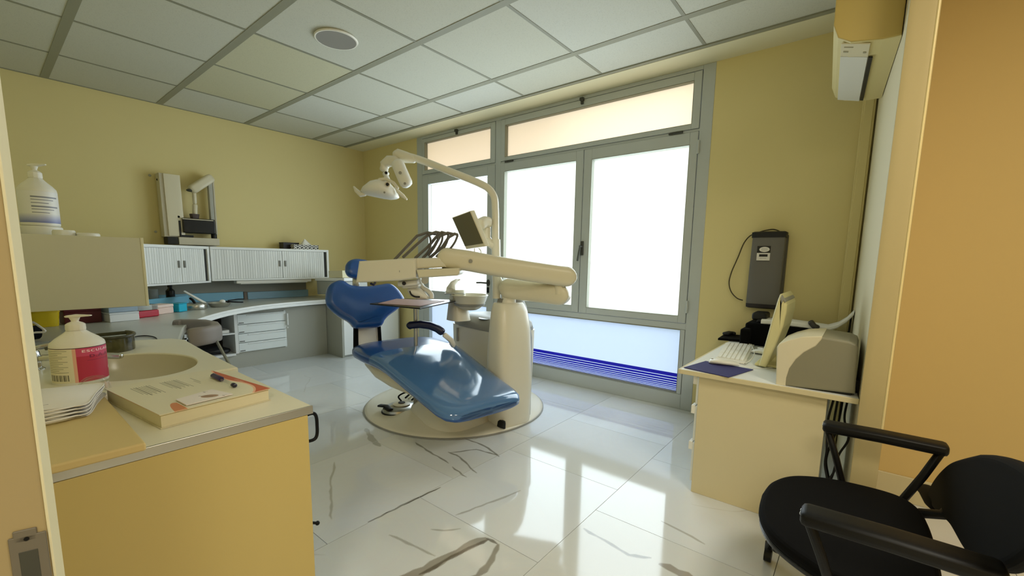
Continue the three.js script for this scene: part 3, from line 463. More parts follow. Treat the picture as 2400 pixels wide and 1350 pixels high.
{ // behind the basin
  const y = COUNTER + 0.005;
  const g = thing('safety_visor', 'smoky curved safety glasses lying behind the basin', 'glasses', [3.38, y, 3.58]);
  const arc = (r, a0, a1, yy, k = 14) => Array.from({ length: k + 1 }, (_, i) => { const a = a0 + ((a1 - a0) * i) / k; return [3.36 + Math.cos(a) * r * 0.7, yy, 3.585 + Math.sin(a) * r * 0.55]; });
  const shield = (y0, y1) => loft([...arc(0.17, -2.2, 0.9, 0)].map((p) => ({ c: [p[0], (y0 + y1) / 2, p[2]], u: [0.002 * (p[0] - 3.36) / 0.12, 0, 0.002 * (p[2] - 3.585) / 0.12], v: [0, (y1 - y0) / 2, 0] })), 12, 6);
  part(g, 'lens', shield(y + 0.002, y + 0.075), mat.smoke); part(g, 'brow_bar', tube(arc(0.172, -2.2, 0.9, y + 0.08), 0.0075, 50), mat.smokeDark);
  for (const s of [0, 1]) part(g, 'temple', bar(s ? [[3.43, y + 0.075, 3.66], [3.36, y + 0.055, 3.74], [3.27, y + 0.03, 3.8]] : [[3.29, y + 0.075, 3.51], [3.22, y + 0.065, 3.6], [3.15, y + 0.05, 3.68]], 0.005, 0.009), mat.smokeDark);
  solo('cable_loop', 'thin black cable looped on the counter behind the safety glasses', 'cable', [2.6, DESK, 3.3], tube([[2.634, 0.776, 3.365], [2.769, 0.776, 3.354], [2.779, 0.776, 3.324], [2.72, 0.776, 3.282], [2.617, 0.776, 3.254], [2.505, 0.776, 3.252], [2.43, 0.776, 3.279], [2.419, 0.776, 3.313], [2.439, 0.776, 3.339]], 0.004, 80), mat.black);
  const ty = DESK + 0.001, tr = thing('clear_tray', 'clear shallow tray with instruments behind the pink bottle', 'tray', [2.9, ty, 3.78]);
  part(tr, 'base', bx(2.5, ty, 3.6, 3.06, ty + 0.004, 3.98, 0.002), mat.clearGrey); part(tr, 'rim', frame3(2.5, 3.6, 3.06, 3.98, ty, 0.04), mat.clearGrey);
  const labels = ['grey instrument handle nearest the camera in the clear tray', 'grey instrument handle in the middle of the clear tray', 'grey instrument handle farthest from the camera in the clear tray'];
  [[3.0, 3.7], [2.9, 3.72], [2.78, 3.7]].forEach(([x, z], i) => solo('instrument', labels[i], 'instrument', [x, ty + 0.012, z], bar([[x, ty + 0.014, z - 0.06], [x - 0.05, ty + 0.016, z + 0.08], [x - 0.1, ty + 0.014, z + 0.2]], 0.009, 0.008, 2), mat.steel));
  const strap = thing('face_shield', 'black headband with white wire rim beside the door', 'headband', [2.2, DESK, 3.9]);
  part(strap, 'band', bar([[2.1, DESK + 0.05, 3.75], [2.2, DESK + 0.06, 3.84], [2.3, DESK + 0.06, 3.92]], 0.025, 0.045, 3), mat.blackSoft); part(strap, 'rim', tube([[2.45, 0.927, 3.795], [2.45, 0.898, 3.766], [2.45, 0.864, 3.745], [2.45, 0.863, 3.783], [2.45, 0.863, 3.797]], 0.006, 40, true), mat.plasticWhite);
}
function frame3(x0, z0, x1, z1, y, h) { return [bx(x0, y, z0, x0 + 0.004, y + h, z1), bx(x1 - 0.004, y, z0, x1, y + h, z1), bx(x0, y, z0, x1, y + h, z0 + 0.004), bx(x0, y, z1 - 0.004, x1, y + h, z1)]; }
{ // boxes on the worktop under the wall cabinet
  const DY = DESK + 0.001, y = DY, bin = thing('sharps_box', 'yellow plastic box under the wall cabinet beside the dark red box', 'box', [1.36, y, 3.69]);
  part(bin, 'body', loft([{ c: [1.36, y, 3.69], u: [0.085, 0, 0], v: [0, 0, 0.085] }, { c: [1.36, y + 0.11, 3.69], u: [0.092, 0, 0], v: [0, 0, 0.095] }], 24, 5), M('#e8c81c', 0.4)); part(bin, 'lid', loft([{ c: [1.36, y + 0.11, 3.69], u: [0.096, 0, 0], v: [0, 0, 0.1] }, { c: [1.36, y + 0.13, 3.69], u: [0.09, 0, 0], v: [0, 0, 0.09] }], 24, 5), M('#dcba14', 0.4));
  const box = (name, label, c, w, h, d, ry, m, lidM, cat = 'box') => { const t = thing(name, label, cat, [c[0], c[1], c[2]]); part(t, 'body', ob([c[0], c[1] + h * 0.4, c[2]], w, h * 0.8, d, ry, 0.004), m); part(t, 'lid', ob([c[0], c[1] + h * 0.9, c[2]], w * 1.01, h * 0.2, d * 1.01, ry, 0.004), lidM ?? m); return t; };
  box('card_box', 'dark red box behind the pump of the pink bottle', [1.3, y, 3.47], 0.16, 0.12, 0.22, 0.1, M('#5a0d14', 0.45));
  box('glove_box', 'white flat box under the wall cabinet, left of the round red tin', [1.36, y, 3.235], 0.16, 0.075, 0.2, 0.2, M('#eef1f2', 0.5), M('#dfe6ea', 0.5)); box('glove_box', 'grey-blue box lying on the white flat box', [1.33, y + 0.0765, 3.235], 0.16, 0.05, 0.2, 0.22, M('#9fb2c2', 0.5));
  const cr = thing('square_tin', 'clear-topped container with a red base between the white and pink boxes', 'container', [1.2, DY, 3.06]);
  part(cr, 'base', ob([1.2, DY + 0.03, 3.06], 0.15, 0.06, 0.19, 0.45, 0.01), M('#b8102c', 0.3)); part(cr, 'cover', ob([1.2, DY + 0.086, 3.06], 0.145, 0.05, 0.185, 0.45, 0.01), mat.clearGrey); part(cr, 'reel', cyl([1.21, DY + 0.063, 3.04], [1.21, DY + 0.108, 3.04], 0.05, 0.05, 28), mat.paper);
  const pk = thing('pink_box', 'pale pink box lying beside the turquoise box', 'box', [1.02, DY, 2.9]); part(pk, 'body', ob([1.02, DY + 0.03, 2.9], 0.14, 0.06, 0.17, 0.55, 0.005), M('#e9cfc4', 0.5)); part(pk, 'lid', ob([1.02, DY + 0.075, 2.9], 0.144, 0.028, 0.174, 0.55, 0.005), M('#ecd6cb', 0.5));
  const cy = thing('turquoise_box', 'bright turquoise box on the curved worktop', 'box', [0.97, DY, 2.735]); part(cy, 'body', ob([0.97, DY + 0.04, 2.735], 0.1, 0.078, 0.1, 0.6, 0.008), M('#13b3d6', 0.25)); part(cy, 'lid', ob([0.97, DY + 0.083, 2.735], 0.104, 0.01, 0.104, 0.6, 0.004), M('#16a4c4', 0.25));
  const st = thing('steel_stand', 'round steel stand holding a tilted white plate on the worktop', 'stand', [0.84, DY, 2.56]);
  part(st, 'base', lathe([0.84, DY, 2.56], [[0.0001, 0], [0.1, 0], [0.104, 0.006], [0.104, 0.05], [0.096, 0.06], [0.0001, 0.064]], 36), mat.steel); part(st, 'neck', bar([[0.84, DY + 0.06, 2.56], [0.83, DY + 0.1, 2.58], [0.82, DY + 0.12, 2.6]], 0.012, 0.012), mat.blackMetal);
  const pp = [[0.491, 0.937, 2.568], [0.689, 0.811, 2.43], [0.699, 0.821, 2.42], [0.505, 0.947, 2.556]]; part(st, 'plate', loft([{ c: [0.462, 0.935, 2.554], u: [0.05, 0, 0.02], v: [0.003, 0.008, 0] }, { c: [0.763, 0.818, 2.447], u: [0.06, 0, 0.025], v: [0.003, 0.008, 0] }], 16, 5), mat.paper);
  const dish = thing('steel_dish', 'shallow steel dish with dark handles right of the tilted plate', 'dish', [0.72, DY, 2.3]);
  part(dish, 'bowl', lathe([0.74, DY, 2.31], [[0.0001, 0.004], [0.08, 0], [0.1, 0.02], [0.108, 0.042], [0.104, 0.044], [0.09, 0.02], [0.0001, 0.012]], 36), mat.steel); part(dish, 'handle', [bar([[0.72, DY + 0.06, 2.22], [0.66, DY + 0.065, 2.1], [0.62, DY + 0.06, 2.02]], 0.008, 0.006), bar([[0.7, DY + 0.05, 2.24], [0.7, DY + 0.035, 2.12], [0.7, DY + 0.03, 2.06]], 0.01, 0.008)], mat.blackMetal); part(dish, 'cotton', ball([0.74, DY + 0.055, 2.28], 0.03, 0.022, 0.03, 12), mat.paper);
  const jars = [['clear beaker behind the blue strip, nearest the shaded side panel', 0.42, 2.98, 0.06], ['clear beaker behind the blue strip, beside the dark bottle', 0.3, 2.8, 0.055]];
  for (const [label, x, z, r] of jars) { const t = thing('beaker', label, 'beaker', [x, DY, z], 'clear beakers under the corner cabinet'); part(t, 'glass', lathe([x, DY, z], [[0.0001, 0.001], [r * 0.8, 0.001], [r * 0.9, 0.01], [r, 0.19], [r * 0.96, 0.19], [r * 0.86, 0.014], [0.0001, 0.008]], 28), mat.clearGrey); }
  const db = [0.2, DY, 2.62]; const bt = thing('dark_bottle', 'slim dark bottle standing behind the beakers', 'bottle', db); part(bt, 'body', lathe(db, [[0.0001, 0], [0.04, 0], [0.042, 0.008], [0.042, 0.16], [0.02, 0.185], [0.018, 0.2]], 28), M('#1b1a18', 0.25)); part(bt, 'cap', lathe(db, [[0.022, 0.198], [0.022, 0.225], [0.0001, 0.226]], 24), mat.black);
  const gb = thing('grey_bin', 'grey lidded box on the corner cabinet behind the blue headrest', 'box', [0.4, DY, 0.62]);
  part(gb, 'body', plate([[0.342, 1.006, 1], [1.057, 1.026, 1], [1.068, 0.86, 1], [0.349, 0.815, 1]], [0, 0, 1], 0.34, 0.006), mat.laminateGrey); part(gb, 'lid', plate([[0.337, 1.047, 1.02], [1.095, 1.072, 1.02], [1.093, 1.033, 1.02], [0.333, 1.006, 1.02]], [0, 0, 1], 0.38, 0.004), mat.laminate);
  const cb = [0.762, 1.12, 0.95]; solo('cream_box', 'small cream box on the lidded grey box', 'box', [cb[0], 0.985, 0.85], plate([[0.641, 1.151, 0.98], [0.99, 1.166, 0.98], [0.994, 1.072, 0.98], [0.646, 1.059, 0.98]], [0, 0, 1], 0.16, 0.003), mat.cream);
}
{ // tissue boxes on the long wall cabinet
  const y = 1.4355, pat = canvasTex(256, 256, (x, w, h) => { x.fillStyle = '#17120e'; x.fillRect(0, 0, w, h); x.strokeStyle = '#f2efe4'; x.lineWidth = 9; for (let r = 0; r < 6; r++) for (let i = -1; i < 6; i++) { x.beginPath(); x.ellipse(i * 52 + (r % 2) * 26, r * 44 + 18, 22, 15, r % 2 ? -0.5 : 0.4, 0, 7); x.stroke(); } });
  solo('dark_box', 'plain dark brown box behind the patterned tissue box', 'box', [0.16, y, 1.27], [bx(0.07, y, 1.15, 0.195, y + 0.085, 1.36, 0.004), bx(0.068, y + 0.075, 1.148, 0.197, y + 0.088, 1.362, 0.003)], M('#1f1611', 0.5));
  const t = thing('tissue_box', 'black and white patterned tissue box with a tissue standing out', 'tissue box', [0.24, y, 1.11]);
  part(t, 'box', boxUV(bx(0.21, y, 0.935, 0.31, y + 0.062, 1.275, 0.003), 3.6), M('#ffffff', 0.5, { map: pat }));
  const g = new THREE.ConeGeometry(0.07, 0.1, 18, 6, true), p = g.attributes.position; for (let i = 0; i < p.count; i++) { const a = Math.atan2(p.getZ(i), p.getX(i)), k = 1 + 0.35 * Math.sin(a * 3) + 0.15 * Math.sin(a * 7); p.setX(i, p.getX(i) * k * 0.6 + 0.01); p.setZ(i, p.getZ(i) * k * 1.1); } g.computeVertexNormals();
  part(t, 'tissue', g.translate(0.245, y + 0.095, 1.1), M('#f3f0e6', 0.9, { side: THREE.DoubleSide }));
}
{ // wall-mounted x-ray arm
  const t = thing('xray_unit', 'cream wall-mounted dental x-ray unit with folded arm above the cabinets', 'x-ray unit', [0, 1.45, 2.33]);
  part(t, 'column', loft([{ c: [0.075, 1.535, 2.53], u: [0, 0, 0.09], v: [0.075, 0, 0] }, { c: [0.075, 2.225, 2.535], u: [0, 0, 0.09], v: [0.075, 0, 0] }], 24, 9), mat.xray);
  part(t, 'cover', loft([{ c: [0.158, 1.545, 2.502], u: [0, 0, 0.075], v: [0.01, 0, 0] }, { c: [0.158, 2.222, 2.51], u: [0, 0, 0.075], v: [0.01, 0, 0] }], 20, 8), mat.dentalCream);
  part(t, 'slot', bx(0.165, 1.55, 2.463, 0.171, 1.72, 2.482), mat.darkIn); for (const [x, y, z] of [[0.169, 1.762, 2.475], [0.1, 2.155, 2.62]]) part(t, 'screw', cyl([x - 0.004, y, z], [x + 0.003, y, z + 0.004], 0.012, 0.012, 16), mat.blackMetal);
  part(t, 'bracket', [bx(0.01, 1.45, 2.1, 0.2, 1.535, 2.5, 0.006), bx(0.0, 1.43, 2.08, 0.02, 1.53, 2.56)], mat.xray);
  part(t, 'bracket_end', bx(0.03, 1.452, 2.5, 0.19, 1.53, 2.6, 0.004), mat.darkIn);
  part(t, 'rear_arm', [bx(0.06, 1.6, 2.105, 0.12, 2.24, 2.15, 0.008)], mat.cabinetGrey); part(t, 'rear_arm_edge', bx(0.055, 1.58, 2.09, 0.125, 2.26, 2.106, 0.004), mat.xray);
  const k = [[0.12, 2.26, 2.107], [0.12, 2.158, 2.229], [0.12, 2.072, 2.334]]; part(t, 'folded_arm', bar(k, 0.055, 0.05, 5), mat.dentalCream);
  const st = [[0.12, 2.062, 2.298], [0.12, 1.926, 2.299], [0.12, 1.779, 2.308]]; part(t, 'stem', [bar([st[0], st[1]], 0.02, 0.02, 2), bar([st[1], st[2]], 0.025, 0.025, 2)], mat.dentalCream);
  part(t, 'elbow_knob', ball([0.13, 2.075, 2.337], 0.03, 0.018, 0.04, 14), mat.aluDark); const jc = [0.13, 1.778, 2.315]; part(t, 'joint', loft([{ c: [jc[0], jc[1] - 0.03, jc[2]], u: [0, 0, 0.035], v: [0.035, 0, 0] }, { c: [jc[0], jc[1] + 0.03, jc[2]], u: [0, 0, 0.045], v: [0.04, 0, 0] }], 20, 5), M('#4a3a32', 0.5));
  part(t, 'tube_head', bx(0.05, 1.585, 2.13, 0.2, 1.755, 2.45, 0.012), mat.blackGloss); part(t, 'head_stripe', bx(0.199, 1.738, 2.15, 0.203, 1.746, 2.45), mat.dentalCream);
  part(t, 'foot', [cyl([0.12, 1.535, 2.13], [0.12, 1.59, 2.13], 0.03), bx(0.08, 1.536, 2.35, 0.18, 1.56, 2.48, 0.006)], mat.black);
  const plugs = [['small plug in the yellow wall above, left of the x-ray unit', [0.002, 2.204, 2.668]], ['small plug in the yellow wall below, left of the x-ray unit', [0.002, 1.589, 2.66]]];
  for (const [l, p] of plugs) solo('wall_plug', l, 'plug', p, cyl([0, p[1], p[2]], [0.006, p[1], p[2]], 0.014, 0.01, 14), mat.cabinetGrey, 'plugs in the left wall');
}
// ---------------------------------------------------------------- treatment stool behind the counter
{
  const c = [2.85, 0, 2.98], t = thing('stool', 'taupe dental stool with a wrap-around backrest behind the counter', 'stool', c);
  part(t, 'backrest', bar([[1.96, 0.748, 2.997], [1.931, 0.748, 2.955], [2.002, 0.749, 2.898], [2.138, 0.756, 2.852], [2.343, 0.76, 2.841], [2.568, 0.767, 2.892], [2.735, 0.783, 2.988], [2.823, 0.793, 3.071], [2.818, 0.788, 3.127]], 0.035, 0.062, 5, [0.8, 0.95, 1]), mat.taupe);
  const q0 = [2.683, 0.736, 2.934], q1 = [2.864, 0.633, 2.936]; part(t, 'back_rod', [tube([q0, q1, [q1[0] * 1.4 - q0[0] * 0.4, q1[1] * 1.4 - q0[1] * 0.4, q1[2] * 1.4 - q0[2] * 0.4]], 0.01, 20), bar([[q1[0] * 1.4 - q0[0] * 0.4, q1[1] * 1.4 - q0[1] * 0.4, q1[2] * 1.4 - q0[2] * 0.4], [c[0], 0.4, c[2]]], 0.02, 0.008)], mat.steel);
  part(t, 'seat', lathe([c[0], 0.38, c[2]], [[0.0001, 0], [0.17, 0], [0.19, 0.02], [0.19, 0.05], [0.17, 0.075], [0.0001, 0.08]], 40), mat.taupe); part(t, 'gas_lift', [cyl([c[0], 0.1, c[2]], [c[0], 0.38, c[2]], 0.025), cyl([c[0], 0.08, c[2]], [c[0], 0.25, c[2]], 0.035)], mat.chrome);
  for (let i = 0; i < 5; i++) { const a = i * 1.2566 + 0.3, e = [c[0] + Math.cos(a) * 0.27, 0.075, c[2] + Math.sin(a) * 0.27]; const l = part(t, 'leg', bar([[c[0], 0.1, c[2]], e], 0.02, 0.015), mat.chrome); part(l, 'caster', cyl([e[0] - 0.012, 0.027, e[2]], [e[0] + 0.012, 0.027, e[2]], 0.026), mat.black); }
  part(t, 'tilt_knob', ball([1.977, 0.687, 2.994], 0.03, 0.022, 0.03, 14), mat.plasticWhite);
}

// ---------------------------------------------------------------- dental chair
const AX = [0.986, 0, 0.167], SD = [0.167, 0, -0.986];          // along the chair to the foot end, and across it to the window
const ch = (a, y, s) => [3.2 + AX[0] * a + SD[0] * s, y, 1.7 + AX[2] * a + SD[2] * s];   // chair axes: forward from the hip end, height, sideways
{
  const t = thing('dental_chair', 'blue upholstered dental chair with white base, reclined towards the foot end', 'dental chair', [3.45, 0, 1.28]);
  const disc = (k, y, cx = 3.42, cz = 1.27) => ({ c: [cx, y, cz], u: [0.80 * k, 0, 0.03], v: [-0.03, 0, 0.80 * k] });
  part(t, 'base_plate', loft([disc(1, 0.0), disc(1.005, 0.008), disc(1, 0.016), disc(0.97, 0.028), disc(0.8, 0.045), disc(0.6, 0.07, 3.5, 1.35)], 72, 2.05, 0.9), mat.dentalWhite);
  part(t, 'base_rim', loft([disc(1.0, 0.0), disc(1.012, 0.003), disc(1.012, 0.009), disc(1.0, 0.013)], 72, 2.05, 0.9), mat.dentalGrey);
  part(t, 'pedestal', loft([{ c: [3.66, 0.03, 1.55], u: [0.36, 0, 0.06], v: [-0.05, 0, 0.3] }, { c: [3.66, 0.1, 1.57], u: [0.32, 0, 0.05], v: [-0.04, 0, 0.26] }, { c: [3.64, 0.16, 1.6], u: [0.22, 0, 0.03], v: [-0.03, 0, 0.18] }, { c: [3.6, 0.3, 1.68], u: [0.17, 0, 0.02], v: [-0.03, 0, 0.15] }, { c: [3.5, 0.48, 1.74], u: [0.2, 0, 0.02], v: [-0.03, 0, 0.16] }], 40, 3), mat.dentalWhite);
  part(t, 'seat_shell', loft([[-0.13, 0.53, 0.1, 0.04], [-0.1, 0.52, 0.25, 0.07], [0.0, 0.49, 0.34, 0.1], [0.18, 0.455, 0.35, 0.12], [0.36, 0.43, 0.33, 0.12], [0.55, 0.4, 0.28, 0.1], [0.8, 0.36, 0.22, 0.07], [1.0, 0.34, 0.16, 0.04]].map(([a, y, w, h]) => ({ c: ch(a, y, 0), u: SD.map((k) => k * w), v: [0, h, 0] })), 40, 2.6, 0.9), mat.dentalCream);
  // upholstery: level under the hips, then sloping down to the feet
  const prof = [[-0.19, 0.552, 0.22, 0.028], [-0.175, 0.553, 0.32, 0.045], [-0.14, 0.553, 0.385, 0.055], [-0.06, 0.553, 0.405, 0.058], [0.1, 0.55, 0.41, 0.058], [0.24, 0.546, 0.4, 0.056], [0.36, 0.535, 0.385, 0.052], [0.46, 0.515, 0.375, 0.048], [0.7, 0.458, 0.36, 0.045], [0.95, 0.4, 0.345, 0.045], [1.1, 0.366, 0.335, 0.047], [1.17, 0.35, 0.315, 0.044], [1.215, 0.342, 0.28, 0.034], [1.23, 0.34, 0.24, 0.022]];
  const seatAt = (k, lift, ws, hs) => prof.map(([a, y, w, h], i) => { const n = prof[Math.min(i + 1, prof.length - 1)], o = prof[Math.max(i - 1, 0)], s = Math.atan2(n[1] - o[1], n[0] - o[0]); return { c: ch(a - Math.sin(s) * lift, y + Math.cos(s) * lift, 0), u: SD.map((q) => q * w * ws), v: [-Math.sin(s) * AX[0] * h * hs, Math.cos(s) * h * hs, -Math.sin(s) * AX[2] * h * hs] }; });
  part(t, 'seat', loft(seatAt(0, 0, 1, 1.25), 56, 3.2, 1.2), mat.leather);
  part(t, 'foot_cover', loft(seatAt(0, 0.006, 1.004, 1.22).slice(5), 56, 3.2, 1.2), mat.film, 'clear plastic cover over the lower leg rest');
  // backrest
  const bn = [0.93, 0.3, 0.2], bo = [2.96, 0.9, 1.84];
  const back = [[2.84, 1.054, 2.166], [2.83, 1.102, 2.143], [2.827, 1.136, 2.103], [2.833, 1.156, 2.048], [2.844, 1.148, 2.005], [2.862, 1.119, 1.969], [2.88, 1.103, 1.908], [2.904, 1.101, 1.798], [2.922, 1.113, 1.697], [2.936, 1.119, 1.621], [2.954, 1.095, 1.574], [2.978, 1.048, 1.536], [3.002, 0.989, 1.509], [3.016, 0.947, 1.51], [3.019, 0.911, 1.551], [3.017, 0.872, 1.616], [3.015, 0.835, 1.683], [3.016, 0.801, 1.726], [3.021, 0.773, 1.747], [3.022, 0.75, 1.775], [3.011, 0.744, 1.836], [2.996, 0.746, 1.902], [2.984, 0.747, 1.959], [2.972, 0.758, 1.999], [2.959, 0.787, 2.015], [2.943, 0.817, 2.043], [2.919, 0.856, 2.097], [2.891, 0.908, 2.147], [2.869, 0.958, 2.177], [2.852, 1.009, 2.177]];
  const bulge = plate(back, bn, 0.1, 0.045, 7, true); part(t, 'backrest', toCreasedNormals(bulge, 1.2), mat.leather);
  const shell = back.map((p) => [2.96 + (p[0] - 2.96) * 0.88 - 0.1, 0.9 + (p[1] - 0.9) * 0.88 - 0.03, 1.84 + (p[2] - 1.84) * 0.88 - 0.02]); part(t, 'back_shell', toCreasedNormals(plate(shell, bn, 0.06, 0.025, 5, true), 1), mat.dentalCream);
  const lk = [[2.862, 0.753, 1.933], [2.91, 0.743, 1.716], [2.957, 0.538, 1.749], [2.905, 0.557, 1.974]]; part(t, 'back_link', plate(lk, bn, 0.03, 0.006), mat.plasticWhite);
  for (const s of [[[2.877, 0.742, 1.951], [2.883, 0.739, 1.922], [2.923, 0.564, 1.952], [2.915, 0.567, 1.984]], [[2.92, 0.736, 1.75], [2.927, 0.734, 1.723], [2.969, 0.551, 1.748], [2.962, 0.555, 1.778]]]) part(t, 'link_guard', plate(s, bn, 0.05, 0.005), mat.blackSoft);
  const hd = [[2.77, 1.232, 1.947], [2.757, 1.284, 1.933], [2.753, 1.321, 1.897], [2.759, 1.337, 1.843], [2.773, 1.334, 1.784], [2.788, 1.32, 1.734], [2.805, 1.278, 1.72], [2.817, 1.221, 1.747], [2.819, 1.184, 1.792], [2.812, 1.169, 1.848], [2.798, 1.174, 1.905], [2.784, 1.196, 1.937]]; part(t, 'headrest', toCreasedNormals(plate(hd, bn, 0.09, 0.042, 7, true), 1.2), mat.leather);
  part(t, 'headrest_bar', bar([[2.72, 1.2, 1.828], [2.741, 1.048, 1.85]], 0.03, 0.012), mat.steel);
  const ar = [[3.41, 0.777, 1.797], [3.425, 0.798, 1.781], [3.486, 0.806, 1.73], [3.55, 0.797, 1.681], [3.598, 0.774, 1.646], [3.642, 0.737, 1.616]]; part(t, 'armrest', bar(ar, 0.035, 0.03, 3), mat.navy); part(t, 'armrest_post', bar([[3.643, 0.73, 1.617], [3.669, 0.68, 1.566], [3.66, 0.615, 1.519]], 0.018, 0.022, 3), mat.plasticWhite);
}
{
  const c = [3.263, 0.03, 1.779], t = thing('foot_control', 'chrome foot control with wire guard on the white base plate', 'foot control', c);
  part(t, 'body', lathe([c[0], 0.034, c[2]], [[0.0001, 0], [0.15, 0], [0.158, 0.01], [0.15, 0.036], [0.12, 0.05], [0.05, 0.058], [0.0001, 0.058]], 40, 0.85, 1), mat.steel);
  part(t, 'bumper', lathe([c[0], 0.032, c[2]], [[0.152, 0], [0.164, 0.006], [0.16, 0.018], [0.15, 0.02]], 40, 0.85, 1), mat.black);
  part(t, 'pedal_disc', lathe([c[0] + 0.01, 0.09, c[2] - 0.01], [[0.0001, 0], [0.07, 0], [0.075, 0.006], [0.06, 0.012], [0.0001, 0.013]], 32), mat.dentalCream); part(t, 'pedal_button', lathe([c[0] + 0.01, 0.103, c[2] - 0.01], [[0.03, 0], [0.028, 0.006], [0.0001, 0.008]], 24), mat.black);
  part(t, 'toe_plate', bar([[c[0] - 0.13, 0.08, c[2] + 0.12], [c[0] - 0.05, 0.09, c[2] + 0.11], [c[0] + 0.05, 0.085, c[2] + 0.13]], 0.025, 0.01, 3), mat.blackMetal);
  for (let i = 0; i < 4; i++) part(t, 'grille_bar', bar([[c[0] - 0.1 + i * 0.045, 0.09, c[2] - 0.13], [c[0] - 0.12 + i * 0.045, 0.12, c[2] - 0.22]], 0.009, 0.006, 3), i % 2 ? mat.chrome : mat.blackMetal);
  part(t, 'guard', tube([[3.346, 0.148, 1.825], [3.323, 0.183, 1.837], [3.349, 0.212, 1.812], [3.387, 0.224, 1.78], [3.421, 0.214, 1.754], [3.447, 0.179, 1.739], [3.461, 0.151, 1.732], [3.482, 0.165, 1.713]], 0.007, 50), mat.blackMetal);
}
// ---------------------------------------------------------------- delivery unit behind the chair
const un = (a, y, s) => [4.09 + AX[0] * a + SD[0] * s, y, 1.33 + AX[2] * a + SD[2] * s];
{
  const t = thing('dental_unit', 'white dental unit with column, spittoon and long double delivery arm', 'dental unit', un(-0.2, 0, 0.15));
  const ring = (a, y, s, w, d) => ({ c: un(a, y, s), u: AX.map((k) => k * w), v: SD.map((k) => k * d) });
  part(t, 'column', loft([ring(-0.005, 0.02, 0.02, 0.125, 0.17), ring(-0.005, 0.05, 0.02, 0.13, 0.175), ring(0, 0.35, 0.02, 0.132, 0.175), ring(-0.005, 0.6, 0.02, 0.128, 0.172), ring(-0.015, 0.8, 0.03, 0.112, 0.165), ring(-0.03, 0.93, 0.035, 0.094, 0.15), ring(-0.04, 0.985, 0.035, 0.08, 0.13), ring(-0.045, 1.0, 0.035, 0.072, 0.12)], 48, 3.6, 0.9), mat.dentalWhite);
  part(t, 'column_back', loft([ring(-0.09, 0.03, 0.13, 0.14, 0.14), ring(-0.09, 0.7, 0.13, 0.14, 0.14), ring(-0.1, 0.85, 0.13, 0.11, 0.13), ring(-0.085, 0.96, 0.1, 0.1, 0.12), ring(-0.07, 1.03, 0.08, 0.075, 0.1), ring(-0.065, 1.035, 0.08, 0.06, 0.08)], 40, 3.6, 0.9), mat.dentalGrey);
  part(t, 'cable_inlet', loft([ring(0.1, 0.035, -0.145, 0.045, 0.012), ring(0.1, 0.075, -0.14, 0.042, 0.012), ring(0.108, 0.09, -0.138, 0.028, 0.01)], 24, 4), mat.black);
  part(t, 'body', loft([ring(-0.5, 0.03, 0.24, 0.35, 0.2), ring(-0.5, 0.06, 0.24, 0.375, 0.215), ring(-0.5, 0.7, 0.24, 0.4, 0.22), ring(-0.5, 0.73, 0.24, 0.4, 0.22)], 48, 6, 0.7), mat.dentalWhite);
  part(t, 'body_top', loft([ring(-0.5, 0.725, 0.24, 0.404, 0.225), ring(-0.5, 0.745, 0.24, 0.406, 0.227), ring(-0.48, 0.8, 0.25, 0.37, 0.2), ring(-0.46, 0.835, 0.26, 0.3, 0.15), ring(-0.46, 0.84, 0.26, 0.2, 0.1)], 48, 4, 0.9), mat.dentalGrey);
  part(t, 'door_grip', ob(un(-0.74, 0.64, 0.014), 0.02, 0.13, 0.012, -0.168, 0.004), mat.dentalGrey); part(t, 'socket', [ob(un(-0.23, 0.66, 0.016), 0.045, 0.04, 0.012, -0.168, 0.006)], mat.dentalGrey); part(t, 'socket_hole', ob(un(-0.225, 0.648, 0.01), 0.022, 0.014, 0.012, -0.168, 0.004), mat.black);
  // spittoon
  const bc = [3.602, 0.952, 1.275]; bc[1] = 0.9;
  const bowl = part(t, 'bowl', lathe(bc, [[0.0001, 0], [0.06, 0], [0.085, 0.012], [0.115, 0.035], [0.125, 0.05], [0.14, 0.075], [0.155, 0.115], [0.162, 0.128], [0.158, 0.134], [0.148, 0.128], [0.13, 0.09], [0.08, 0.05], [0.0001, 0.04]], 56), mat.dentalWhite);
  part(bowl, 'bowl_ring', lathe(bc, [[0.118, 0.036], [0.13, 0.04], [0.137, 0.058], [0.133, 0.06]], 48), mat.dentalGrey);
  part(t, 'bowl_stand', loft([{ c: [bc[0] - 0.12, 0.8, bc[2] + 0.02], u: [0.1, 0, 0.02], v: [-0.02, 0, 0.09] }, { c: [bc[0] - 0.13, 0.95, bc[2] + 0.02], u: [0.075, 0, 0.02], v: [-0.02, 0, 0.07] }, { c: [bc[0] - 0.14, 1.07, bc[2] + 0.01], u: [0.06, 0, 0.01], v: [-0.01, 0, 0.05] }], 28, 3), mat.dentalWhite);
  part(t, 'cup_spout', bar([[3.415, 1.026, 1.323], [3.41, 1.079, 1.318], [3.42, 1.124, 1.302], [3.444, 1.151, 1.278], [3.467, 1.159, 1.258]], [0.05, 0.05, 0.045, 0.03, 0.012], [0.03, 0.03, 0.025, 0.016, 0.008], 3), mat.plasticWhite);
  part(t, 'spout_plate', [bar([[3.407, 1.036, 1.392], [3.477, 1.041, 1.335], [3.548, 1.036, 1.279]], 0.03, 0.006, 4), cyl([3.513, 1.031, 1.308], [3.516, 1.001, 1.311], 0.012)], mat.steel); part(t, 'cup_rest', loft([{ c: un(-0.42, 0.812, 0.1), u: [0.07, 0, 0.01], v: [-0.01, 0, 0.05] }, { c: un(-0.42, 0.822, 0.1), u: [0.075, 0, 0.01], v: [-0.01, 0, 0.055] }], 28, 2), mat.steel);
